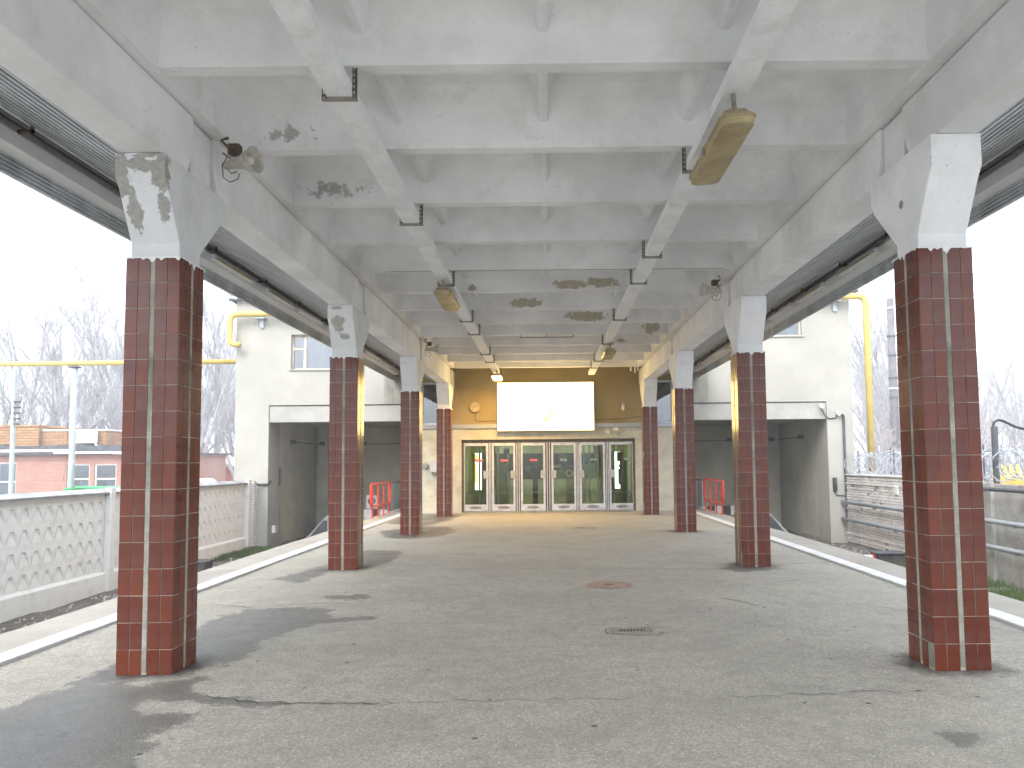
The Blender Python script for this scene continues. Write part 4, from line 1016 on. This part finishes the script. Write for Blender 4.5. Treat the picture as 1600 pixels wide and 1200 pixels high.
fy = [5.3, 9.3, 13.3, 17.3, 21.3, 25.25]
for a, b in zip(fy, fy[1:]): fence_panel(a, b)
for y in fy: MB().prism([(y-.12, GZ-.1), (y+.12, GZ-.1), (y+.09, 1.16), (y-.09, 1.16)], 'x', FX+.04, FX+.17).build('post', M['concrete'], fe, bevel=.015)
# rough brick pilaster at the fence end
bp_ = empty('brick_pilaster', (-9.45, 25.55, GZ)); tag(bp_, 'rough whitewashed brick pilaster between fence end and building', 'pilaster')
me = MB().box(-.122, .122, -.058, .058, -.033, .033).mesh('brick', M['wbrick'])
for k in range(26):
    for j in range(2):
        if k % 2: link_mesh('brick', me, bp_, (-.065+j*.13+rnd.uniform(-.01, .01), rnd.uniform(-.03, .02), .06+k*.082), (0, 0, R(90)))
        else: link_mesh('brick', me, bp_, (rnd.uniform(-.01, .01), -.06+j*.12+rnd.uniform(-.02, .01), .06+k*.082), (0, 0, rnd.uniform(-.04, .04)))
MB().box(-.11, .11, -.10, .10, 0, 2.15).build('mortar_core', M['concrete_dark'], bp_)

# ------------------------------------------------------------------ right wall: bricks, then old concrete panels
RX = 9.68
rw = empty('brick_wall', (0, 0, 0)); tag(rw, 'whitewashed brick wall beside the right track below frosted wire', 'wall')
MB().box(RX+.02, RX+.32, 20.5, 25.88, GZ-.1, 1.10).build('mortar_core', M['concrete_dark'], rw)
m = MB(); k = 0; z = GZ+.04
while z < 1.06:
    y = 20.5+(.13 if k % 2 else 0); pr_ = .012 if k % 2 else 0
    if k % 5 == 3: pr_ += .02
    while y < 25.85:
        b = min(y+.25, 25.88)
        if rnd.random() > .03: m.box(RX-.0-pr_-rnd.uniform(0, .012), RX+.03, y+.006, b-.005, z+rnd.uniform(0, .004), z+.064)
        y += .26
    z += .080; k += 1
o = m.build('brick', M['wbrick'], rw); o['kind'] = 'stuff'
MB().box(RX-.05, RX+.36, 20.5, 25.88, 1.10, 1.13).build('coping', M['wbrick'], rw)
cw = empty('panel_wall', (0, 0, 0)); tag(cw, 'stained old concrete wall to the right of the nearest column', 'wall')
y = 5.5
while y < 20.4:
    MB().box(RX+.05, RX+.2, y+.01, y+2.98, GZ-.1, 1.04).build('panel', M['concrete_dark'], cw, bevel=.01)
    MB().box(RX-.04, RX+.05, y-.09, y+.09, GZ-.1, 1.08).build('post', M['concrete_dark'], cw, bevel=.01); y += 3.0
for i, (z, ya, r_) in enumerate(((.25, 25.85, .055), (-.30, 25.85, .055), (.93, 18.6, .045))):
    p = empty('wall_pipe', (0, 0, 0)); tag(p, ['upper grey pipe along the white brick wall', 'lower grey pipe along the white brick wall', 'dark topmost pipe on the stained concrete wall'][i], 'pipe', 'pipes along the right wall')
    MB().tube([(RX-.16, ya-k*2, z+.01*math.sin(k*2)) for k in range(int((ya-5.5)/2)+1)], r_, 8).build('run', M['sill'] if i < 2 else M['coping'], p, smooth=True)
    y = ya-1
    while y > 6: MB().box(RX-.2, RX, y-.02, y+.02, z-.075, z-.055).build('bracket', M['steel'], p); y -= 1.7
tag(MB().box(RX-.06, RX-.01, 22.0, 22.22, .62, .86).build('junction_box', M['camw'], bevel=.01), 'pale junction box on the white brick wall', 'junction box')
# frosted barbed wire coil
def coil(x, z, y0, y1, r_, label):
    m = MB(); n = int((y1-y0)/.035); pts = []; t = y0
    for k in range(n):
        a = k*.52; q = random.Random(k)
        rr = r_*(1+.08*math.sin(k*.37)); pts.append((x+rr*math.cos(a), y0+(y1-y0)*k/n+.06*math.sin(a*.5), z+rr*math.sin(a)))
    m.tube(pts, .016, 3, cap=False)
    for k in range(0, n):
        p = pts[k]
        for _ in range(2):
            d = Vector((rnd.uniform(-1, 1), rnd.uniform(-1, 1), rnd.uniform(-1, 1))).normalized()*.05
            m.tube([(p[0]-d.x, p[1]-d.y, p[2]-d.z), (p[0]+d.x, p[1]+d.y, p[2]+d.z)], .009, 3, cap=False)
    c = empty('barbed_wire', (0, 0, 0)); tag(c, label, 'barbed wire'); m.build('coil', M['frost'], c)
    m = MB(); y = y0
    while y < y1: m.box(x+.0, x+.03, y, y+.03, z-r_-.1, z+r_+.1); y += 2.6
    m.build('stake', M['coping'], c)
coil(9.95, 1.44, 12.5, 26.8, .33, 'coil of frosted barbed wire along the top of the right wall')
coil(10.5, 1.5, 14, 26.5, .33, 'second coil of frosted barbed wire behind the right wall')
# cable riser behind the near column
cr_ = empty('cable_riser', (9.95, 17.7, 1.0)); tag(cr_, 'black pipe riser with curved cable top behind the right wall', 'pipe')
MB().tube([(0, 0, -.2), (0, 0, 1.3)], .07, 8).build('riser', M['coping'], cr_)
MB().tube([(-.02, 0, 1.3), (.0, 0, 1.4), (.1, 0, 1.45), (.22, 0, 1.42), (.45, 0, 1.3), (.8, 0, 1.2)], .03, 6).build('curved_cable', M['black'], cr_)

# grass
def grass(name, areas, label, n, hmax):
    m = MB()
    for _ in range(n):
        x0, x1, y0, y1 = rnd.choice(areas); x, y = rnd.uniform(x0, x1), rnd.uniform(y0, y1)
        if mnoise.noise(Vector((x*1.5, y*1.5, 5))) < -.1: continue
        a = rnd.uniform(0, 6.28); h = hmax*rnd.uniform(.3, 1); ww = .008+h*.03; lx, ly = rnd.uniform(-.4, .4)*h, rnd.uniform(-.4, .4)*h
        b = len(m.v); m.v += [(x-ww*math.cos(a), y-ww*math.sin(a), GZ-.03), (x+ww*math.cos(a), y+ww*math.sin(a), GZ-.03), (x+lx, y+ly, GZ+h)]; m.f.append((b, b+1, b+2))
    tag(m.build(name, M['grass']), label, 'grass', kind='stuff')
grass('grass', [(8.2, 9.6, 9, 20), (-9.4, -8.0, 22.5, 25.4), (-9.4, -8.3, 23, 25.4), (8.4, 9.6, 10, 18)], 'short grass growing on the soil below the walls', 22000, .16)
grass('weeds', [(-9.3, -5.6, 8, 24), (5.6, 9.6, 8, 24)], 'sparse low weeds on the dark trackside soil', 3000, .07)
m = MB()
for _ in range(2600):
    sg = rnd.choice((-1, 1)); x = sg*rnd.uniform(5.4, 9.3); y = rnd.uniform(6, 25.5); s = rnd.uniform(.015, .05)
    b = len(m.v); z = GZ+.02+.08*mnoise.noise(Vector((x*.9, y*.9, 3)))
    m.v += [(x-s, y-s*.7, z-s), (x+s, y-s*.5, z-s), (x+s*.2, y+s, z-s), (x+rnd.uniform(-.3, .3)*s, y, z+s*.6)]; m.f += [(b, b+1, b+3), (b+1, b+2, b+3), (b+2, b, b+3)]
tag(m.build('rubble', M['concrete_dark']), 'loose stones and rubble on the trackside soil', 'rubble', kind='stuff')

# ------------------------------------------------------------------ gas pipes
def pipe(pts, r_, name, label, sm=True):
    P = [Vector(p) for p in pts]; out = [P[0]]
    for a, b, c in zip(P, P[1:], P[2:]):
        d1 = (a-b).normalized(); d2 = (c-b).normalized(); rr = min(.3, (a-b).length*.45, (c-b).length*.45)
        for k in range(7):
            t = k/6; out.append((b+d1*rr)*(1-t)**2+b*2*t*(1-t)+(b+d2*rr)*t*t)
    out.append(P[-1])
    g_ = empty(name, (0, 0, 0)); tag(g_, label, 'pipe', 'yellow gas pipes'); MB().tube([tuple(p) for p in out], r_, 14).build('run', M['yellow'], g_, smooth=True); return g_
gp = pipe([(-4.5, 25.6, 6.52), (-10.25, 25.6, 6.52), (-10.25, 25.6, 5.55), (-9.9, 25.6, 5.5)], .095, 'gas_pipe', 'yellow gas pipe looping round the upper left corner of the building')
MB().cbox((-9.3, 25.75, 6.4), (.3, .28, .06)).cbox((-9.3, 25.86, 6.25), (.12, .06, .3)).build('bracket', M['sill'], gp)
gp = pipe([(4.5, 25.6, 6.9), (10.42, 25.6, 6.9), (10.42, 25.6, .9)], .105, 'gas_pipe', 'yellow gas pipe coming down the right corner of the building')
MB().cbox((9.5, 25.75, 6.78), (.3, .28, .06)).cbox((9.5, 25.86, 6.6), (.12, .06, .3)).build('bracket', M['sill'], gp)
gp = pipe([(-34, 27.6, 5.2), (-10.2, 27.6, 5.22)], .085, 'gas_pipe', 'long horizontal yellow gas pipe crossing above the brick house')
pp = empty('pipe_post', (-16.45, 27.6, GZ)); tag(pp, 'pale post with green base holding up the yellow gas pipe', 'post')
MB().tube([(0, 0, 0), (0, 0, 6.1)], .10, 12).build('shaft', M['post'], pp, smooth=True); MB().lathe((0, 0, 1.2), (0, 0, 1), [(0, .2), (.68, .2), (.7, .23), (.74, .23), (.74, .1)], 16).build('base', M['green'], pp)
MB().cbox((0, 0, 6.14), (.3, .3, .04)).build('saddle', M['coping'], pp)
MB().tube([(-.1, -.12, 5.9), (-.12, -.12, 3), (-.2, -.12, 2.2)], .008, 5).build('wire', M['rust'], pp)
gr_ = empty('green_pipe', (0, 0, 0)); tag(gr_, 'low green pipe behind the concrete fence beside the post', 'pipe')
MB().tube([(-16.3, 27.6, .9), (-11, 27.6, .82)], .05, 8).tube([(-16.3, 27.75, .72), (-11, 27.75, .66)], .035, 8).build('run', M['green'], gr_)

# ------------------------------------------------------------------ brick house on the left
bh = empty('brick_house', (0, 0, 0)); tag(bh, 'low red brick house with flat roof behind the left fence', 'house')
BY = 45
wins = [(-32.3, -29.95, -.15, 1.9), (-27.1, -25.8, .1, 1.76), (-25.55, -24.3, .1, 1.76)]
xs_ = -38; bx = []
for x0, x1, z0, z1 in wins:
    bx += [(xs_, x0, BY, BY+.4, -2, 2.3), (x0, x1, BY, BY+.4, -2, z0), (x0, x1, BY, BY+.4, z1, 2.3)]; xs_ = x1
bx.append((xs_, -21.9, BY, BY+.4, -2, 2.3)); bx.append((-38, -21.9, BY+9, BY+9.4, -2, 2.3)); bx.append((-22.3, -21.9, BY+.4, BY+9, -2, 2.3))
m = MB()
for b in bx: m.box(*b)
m.build('wall', M['brick_red'], bh)
m = MB()
for z in (2.0, 2.16): m.box(-38, -21.85, BY-.05, BY-.001, z, z+.07)
m.build('brick_course', M['brick_red'], bh)
MB().box(-38, -21.6, BY-.35, BY+9.8, 2.3, 2.42).build('roof', M['coping'], bh)
MB().box(-38, -26.8, BY-.42, BY-.34, 2.46, 2.6).box(-27.6, -24.3, BY-.44, BY-.36, 2.34, 2.46).box(-24.3, -21.6, BY-.43, BY-.35, 2.3, 2.44).build('gutter', M['snow'], bh)
m = MB()
for k in range(22): m.box(-38+k*.75, -38+k*.75+.74, BY-.28, BY+2.5, 2.42, 2.86+rnd.uniform(-.08, .06))
m.build('roof_felt', M['coping'], bh)
MB().box(-38, -29.15, BY+.6, BY+5, 2.6, 3.95).box(-29.15, -25.4, BY+.9, BY+5, 2.6, 3.68).build('parapet', M['brick_parapet'], bh)
m = MB(); z = 2.82
while z < 3.9: m.box(-38, -29.1, BY+.56, BY+.6, z, z+.085); z += .155
z = 2.9
while z < 3.6: m.box(-29.1, -25.4, BY+.87, BY+.9, z, z+.07); z += .14
m.build('brick_course', M['brick_parapet'], bh)
MB().box(-38, -29.05, BY+.5, BY+5, 3.95, 4.03).build('coping', M['brick_parapet'], bh); MB().box(-29.05, -25.3, BY+.8, BY+5, 3.68, 3.76).build('coping', M['snow'], bh)
for i, (x0, x1, z0, z1) in enumerate(wins):
    zc = .92 if i else .8; t = .08; mid = (x0+x1)/2
    m = MB().box(x0, x0+t, BY+.1, BY+.2, z0, z1).box(x1-t, x1, BY+.1, BY+.2, z0, z1).box(x0+t, x1-t, BY+.1, BY+.2, z0, z0+t).box(x0+t, x1-t, BY+.1, BY+.2, z1-t, z1).box(x0+t, x1-t, BY+.1, BY+.2, zc-.04, zc+.04)
    if i == 0: m.box(mid+.1, mid+.17, BY+.11, BY+.19, z0+t, z1-t)
    f = m.build('window', M['camw'], bh)
    MB().box(x0+t, x1-t, BY+.14, BY+.15, z0+t, zc-.04).build('pane', M['winglass'], f); MB().box(x0+t, x1-t, BY+.14, BY+.15, zc+.04, z1-t).build('pane', M['winglass'], f)
    MB().box(x0, x1, BY+.35, BY+.37, z0, z1).build('backing', M['curtain'] if i == 0 else M['darkwin'], f)
    if i: MB().box(x0+.6, x1-.1, BY+.3, BY+.32, z0, zc-.1).build('blind', M['curtain'], f)
ac = empty('air_conditioner', (-26.4, BY+.55, 2.95)); tag(ac, 'white air conditioner unit on the flat roof of the brick house', 'air conditioner')
MB().box(-.6, .6, -.18, .2, 0, .72).build('case', M['acw'], ac, bevel=.02)
MB().lathe((-.25, -.182, .36), (0, -1, 0), [(0, .27), (.015, .27), (.015, .25), (.004, .24), (.004, 0)], 24).build('fan_grille', M['grey'], ac)
MB().tube([(.5, .0, .05), (.75, -.1, -.2), (.8, -.2, -.4), (1.1, -.3, -.5)], .05, 6).build('hose', M['snow'], ac)
# thin mast at the left picture edge
mt = empty('mast', (-19.2, 28.6, GZ)); tag(mt, 'pale mast with rusty insulators at the far left', 'mast')
MB().tube([(0, 0, 0), (0, 0, 6.2)], .08, 10).build('shaft', M['post'], mt)
m = MB()
for k in range(5): m.lathe((.12, 0, 4.2+k*.2), (0, 0, 1), [(0, 0), (0, .12), (.05, .12), (.05, 0)], 10)
m.build('insulator', M['rust'], mt)

# van, shed
vn = empty('parked_van', (-22.3, 50, GZ)); tag(vn, 'white van parked beyond the fence, only its roof showing', 'van')
pr = [(-2.1, .35), (2.0, .35), (2.1, .7), (2.05, 1.05), (1.75, 1.15), (1.15, 1.78), (.9, 1.88), (-1.9, 1.9), (-2.08, 1.75), (-2.12, .9)]
MB().prism(pr, 'y', -.9, .9).build('body', M['van'], vn, bevel=.06)
for sy in (-1, 1):
    for a, b in ((-1.7, -.9), (-.75, .05)): MB().box(a, b, sy*.905-.004, sy*.905+.004, 1.2, 1.65).build('window', M['darkwin'], vn)
    MB().prism([(.2, 1.2), (1.35, 1.2), (.95, 1.65), (.2, 1.65)], 'y', sy*.905-.004, sy*.905+.004).build('window', M['darkwin'], vn)
    for xx in (-1.3, 1.35):
        w_ = MB().lathe((xx, sy*.8, .33), (0, sy, 0), [(-.1, 0), (-.1, .33), (.1, .33), (.12, .2), (.12, 0)], 20).build('wheel', M['black'], vn)
        MB().lathe((xx, sy*.8, .33), (0, sy, 0), [(.121, .19), (.13, .05), (.13, 0)], 14).build('rim', M['grey'], w_)
sh = empty('red_shed', (0, 0, 0)); tag(sh, 'small red shed with pale roof beyond the van', 'shed')
MB().box(-30.2, -26.8, 70, 75, GZ-1, 1.5).build('wall', M['red_wall'], sh); MB().prism([(69.6, 1.5), (75.4, 1.5), (75.4, 2.4), (69.6, 1.62)], 'x', -30.4, -26.6).build('roof', M['snow'], sh)
MB().box(-29.6, -28.8, 69.97, 70, GZ-1, 1.3).build('door', M['darkwin'], sh)
m = MB()
for k in range(8): m.box(-30.1+k*.45, -30.1+k*.45+.03, 69.95, 69.965, GZ, 1.5)
m.build('batten', M['red_wall'], sh)
bt = tag(MB().prism([(-.9, 0), (.9, 0), (1.0, 1.35), (-1.0, 1.35)], 'y', -.6, .6).build('skip', M['blue'], loc=(-20.2, 51, GZ)), 'dark blue steel skip next to the white van', 'skip')
# right background
po = empty('concrete_pole', (19.7, 45, GZ)); tag(po, 'tall grey lattice marked concrete pole beyond the right wall', 'pole')
MB().tube([(0, 0, 0), (0, 0, 11.8)], [.26, .19], 12).build('shaft', M['pole'], po, smooth=True)
for z in (11.2, 9.6, 8.5, 7.2, 6.1, 6.6): MB().lathe((0, 0, z), (0, 0, 1), [(0, .17), (0, .26), (.07, .26), (.07, .17)], 12).build('band', M['snow'] if z in (11.2, 6.6) else M['coping'], po)
po2 = empty('concrete_pole', (50.5, 90, GZ)); tag(po2, 'distant hazy concrete pole right of the nearest right column', 'pole')
MB().tube([(0, 0, 0), (0, 0, 12)], [.5, .36], 10).build('shaft', M['concrete_dark'], po2, smooth=True)
MB().tube([(-6, 0, 8.2), (1, 0, 7.9)], .05, 4).build('wire', M['coping'], po2)
for i, (x, y) in enumerate(((22.6, 39), (24.2, 39.5))):
    t = empty('yellow_tank', (x, y, GZ)); tag(t, ['left', 'right'][i]+' one of two yellow steel tanks beyond the barbed wire', 'tank', 'yellow tanks behind the wall')
    MB().lathe((-.7, 0, 1.75), (1, 0, 0), [(0, 0), (0, .4), (.08, .58), (1.3, .58), (1.38, .4), (1.38, 0)], 20).build('vessel', M['tankyellow'], t, smooth=False)
    MB().box(-.5, -.4, -.4, .4, 0, 1.3).box(.4, .5, -.4, .4, 0, 1.3).build('stand', M['coping'], t)

# ------------------------------------------------------------------ frosted bare trees
def make_tree(seed, H, spread, mat_b, mat_t, nl, dens, name, low=.12):
    q = random.Random(seed); tr = MB(); tw = MB()
    def grow(p, d, L, r_, depth, mb):
        n = 4 if depth < 2 else 3; pts = [p.copy()]; rs = [r_]; d = d.copy()
        for i in range(n):
            d = (d+Vector((q.uniform(-1, 1), q.uniform(-1, 1), q.uniform(-.3, .8)))*(.13 if depth < 2 else .2)).normalized()
            pts.append(pts[-1]+d*L/n); rs.append(max(.006, r_*(1-(i+1)/n*.72)))
        mb.tube(pts, rs, 5 if depth == 0 else 4 if depth == 1 else 3, cap=False)
        return pts, rs
    def rec(pts, rs, L, depth):
        k = dens[depth]
        for i in range(k):
            t = (i+q.random())/k; t = (low+(1-low)*t) if depth == 0 else .15+.85*t
            f = t*(len(pts)-1); a = min(int(f), len(pts)-2); p = pts[a].lerp(pts[a+1], f-a)
            ax = (pts[a+1]-pts[a]).normalized(); an = q.uniform(0, 6.283); s = Vector((math.cos(an), math.sin(an), q.uniform(-.1, .5))).normalized()
            mixv = (.55+.25*spread) if depth == 0 else .8
            d = (ax*(1-.35*spread)+s*mixv*spread+Vector((0, 0, .25))).normalized()
            l2 = L*(.62 if depth == 0 else .5)*(1.05-t*.6)*q.uniform(.7, 1.2)
            r2_ = max(.007, (rs[a]*(.55 if depth < 2 else .6)))
            pp_, rr_ = grow(p, d, l2, r2_, depth+1, tr if depth < 1 else tw)
            if depth+1 < len(dens): rec(pp_, rr_, l2, depth+1)
    for j in range(nl):
        p = Vector((q.uniform(-.3, .3), q.uniform(-.3, .3), 0)) if nl > 1 else Vector((0, 0, 0))
        d = Vector((q.uniform(-.3, .3), q.uniform(-.3, .3), 1)).normalized() if nl > 1 else Vector((q.uniform(-.05, .05), 0, 1))
        pts, rs = grow(p, d, H*.92, .014*H*(1 if nl == 1 else .7), 0, tr); rec(pts, rs, H*.62, 0)
    return tr.mesh('trunk', mat_b), tw.mesh('crown', mat_t)
TR = [make_tree(1, 14, .9, M['bark'], M['twig'], 2, (11, 9, 8, 5), 'a'), make_tree(2, 15, .7, M['bark'], M['twig'], 3, (9, 9, 7, 5), 'b'), make_tree(3, 13, 1.0, M['bark'], M['twig'], 1, (20, 9, 8, 5), 'c')]
BU = [make_tree(11, 5, 1.2, M['bark'], M['twig_brown'], 6, (8, 7, 6), 'd', .05), make_tree(12, 4.2, 1.3, M['bark'], M['twig'], 6, (8, 7, 6), 'e', .05)]
def tree(x, y, s, k, rz, lib, nm, label, grp, cat='tree'):
    t = empty(nm, (x, y, GZ), rz); tag(t, label, cat, grp)
    s *= 1.12 if lib is TR else 1; link_mesh('trunk', lib[k][0], t, scale=(s, s, s)); link_mesh('crown', lib[k][1], t, scale=(s, s, s)); return t
LT = [(-57, 62, 1.05, 0), (-51, 66, 1.0, 2), (-46.5, 60, .95, 1), (-43, 64, 1.12, 0), (-39.5, 68, 1.2, 1), (-37.5, 61, 1.05, 2), (-34.5, 66, 1.15, 1), (-31.5, 60, 1.1, 0), (-31, 72, 1.15, 2), (-27.2, 62, 1.05, 1), (-29.5, 78, 1.3, 1), (-24.2, 64, .95, 1), (-25.8, 74, 1.1, 0), (-41, 75, 1.25, 2), (-49, 78, 1.2, 1), (-22.5, 90, 1.2, 2), (-62, 75, 1.2, 1), (-35, 84, 1.3, 0), (-29, 90, 1.3, 2), (-44, 90, 1.3, 0)]
for i, (x, y, s, k) in enumerate(LT):
    tree(x, y, s, k, rnd.uniform(0, 6), TR, 'bare_tree', 'tall bare frosted tree in the thicket behind the brick house', 'bare trees behind the brick house')
RT = [(26.5, 60, .95, 0), (31, 70, 1.0, 1), (36, 66, .85, 2), (40, 74, .9, 0), (43, 70, .8, 1), (46, 78, .85, 2), (50, 72, .78, 0), (38, 84, 1.0, 1), (33, 82, 1.05, 2), (54, 84, .85, 1), (47, 88, .95, 0), (28, 66, 1.0, 2), (42, 62, .66, 1), (35, 58, .62, 0), (46, 66, .62, 2), (60, 90, .9, 0), (52, 96, 1.0, 2), (24.5, 55, .8, 1), (30, 90, 1.15, 0), (57, 78, .75, 1)]
for i, (x, y, s, k) in enumerate(RT):
    tree(x, y, s, k, rnd.uniform(0, 6), TR, 'hazy_tree', 'faint bare frosted tree far beyond the right wall', 'bare trees beyond the right wall')
RB = [(20.5, 46, 1.1, 0), (22.5, 52, 1.2, 1), (24.5, 56, 1.2, 0), (27, 50, 1.0, 1), (18.5, 43, .9, 1), (30, 55, 1.1, 0), (33, 52, 1.0, 1), (37, 60, 1.2, 0), (21.5, 60, 1.4, 0), (26, 64, 1.4, 1), (29, 46, .9, 0), (36, 52, 1.0, 1), (41, 62, 1.2, 0), (17.5, 42, .9, 0), (16.5, 38, .75, 1), (19.5, 40, .8, 0), (25, 45, 1.0, 0), (28, 43, .8, 1), (32, 46, .9, 1), (16, 35, .7, 0), (23, 43, .85, 1)]
for i, (x, y, s, k) in enumerate(RB):
    tree(x, y, s, k, rnd.uniform(0, 6), BU, 'frosted_bush', 'frosted leafless bush beyond the right wall and its barbed wire', 'frosted bushes beyond the right wall', 'bush')

# ------------------------------------------------------------------ manhole, drain grates
mh = empty('manhole_cover', (.80, 10.5, 0)); tag(mh, 'round rusty pink manhole cover set in the asphalt', 'manhole cover')
M['manhole'] = simple('rusty_iron', (.30, .20, .155), rough=.7, var=.2, scale=9, fine=60, bump=.3)
MB().lathe((0, 0, .004), (0, 0, 1), [(0, .30), (.010, .30), (.010, .255)], 36).build('ring', M['manhole'], mh)
MB().lathe((0, 0, .004), (0, 0, 1), [(.003, .262), (.0032, .24)], 36).build('seam', M['crack'], mh)
MB().lathe((0, 0, .004), (0, 0, 1), [(.008, .245), (.011, .24), (.011, 0)], 36).build('lid', M['manhole'], mh)
MB().box(-.06, .06, -.03, .03, .0152, .018).build('keyhole', M['crack'], mh)
def grate(x, y, s, label, rim):
    g_ = empty('drain_grate', (x, y, 0)); tag(g_, label, 'drain grate', 'drain grates'); g_.scale = (s, s, s); g_.rotation_euler.z = R(-2)
    MB().box(-.30, -.22, -.16, .16, .001, .016).box(.20, .30, -.16, .16, .001, .016).box(-.22, .20, -.16, -.10, .001, .016).box(-.22, .20, .10, .16, .001, .016).build('frame', M['steel'], g_)
    MB().box(-.22, .20, -.10, .10, .001, .004).build('pit', M['crack'], g_)
    for k in range(8): MB().box(-.215+k*.053, -.19+k*.053, -.10, .10, .005, .014).build('bar', M['steel'], g_)
    if rim:
        pts = [(-.42, -.05), (-.40, -.22), (-.2, -.27), (.1, -.33), (.35, -.30), (.55, -.15), (.56, .05), (.5, .2), (.35, .27), (.1, .24), (-.3, .22), (-.42, .1)]
        m = MB(); n = len(pts)
        for k, (px, py) in enumerate(pts):
            j = 1+.03*math.sin(k*2.3); m.v += [(px, py, .003), (px*.965, py*.93, .003)]
        for k in range(n):
            a, b = 2*k, 2*((k+1) % n)
            if k not in (5, 6): m.f.append((a, b, b+1, a+1))
        m.build('sunken_rim', M['crack'], g_)
grate(.80, 7.72, .62, 'steel drain grate in a sunken patch of asphalt, nearest the camera', True)
grate(.90, 19.7, 1.0, 'small distant drain grate in the asphalt before the doors', False)

# ------------------------------------------------------------------ frosty air
hz = bpy.data.materials.new('frosty_air'); hz.use_nodes = True; n = hz.node_tree; n.nodes.clear()
out = n.nodes.new('ShaderNodeOutputMaterial'); pv = n.nodes.new('ShaderNodeVolumePrincipled')
pv.inputs['Color'].default_value = (.93, .95, 1, 1); pv.inputs['Density'].default_value = .0038; pv.inputs['Anisotropy'].default_value = .2
n.links.new(pv.outputs[0], out.inputs['Volume'])
tag(MB().box(-402, 402, -402, 402, GZ-1, 26).build('haze', hz), 'pale frosty haze in the air', kind='stuff')
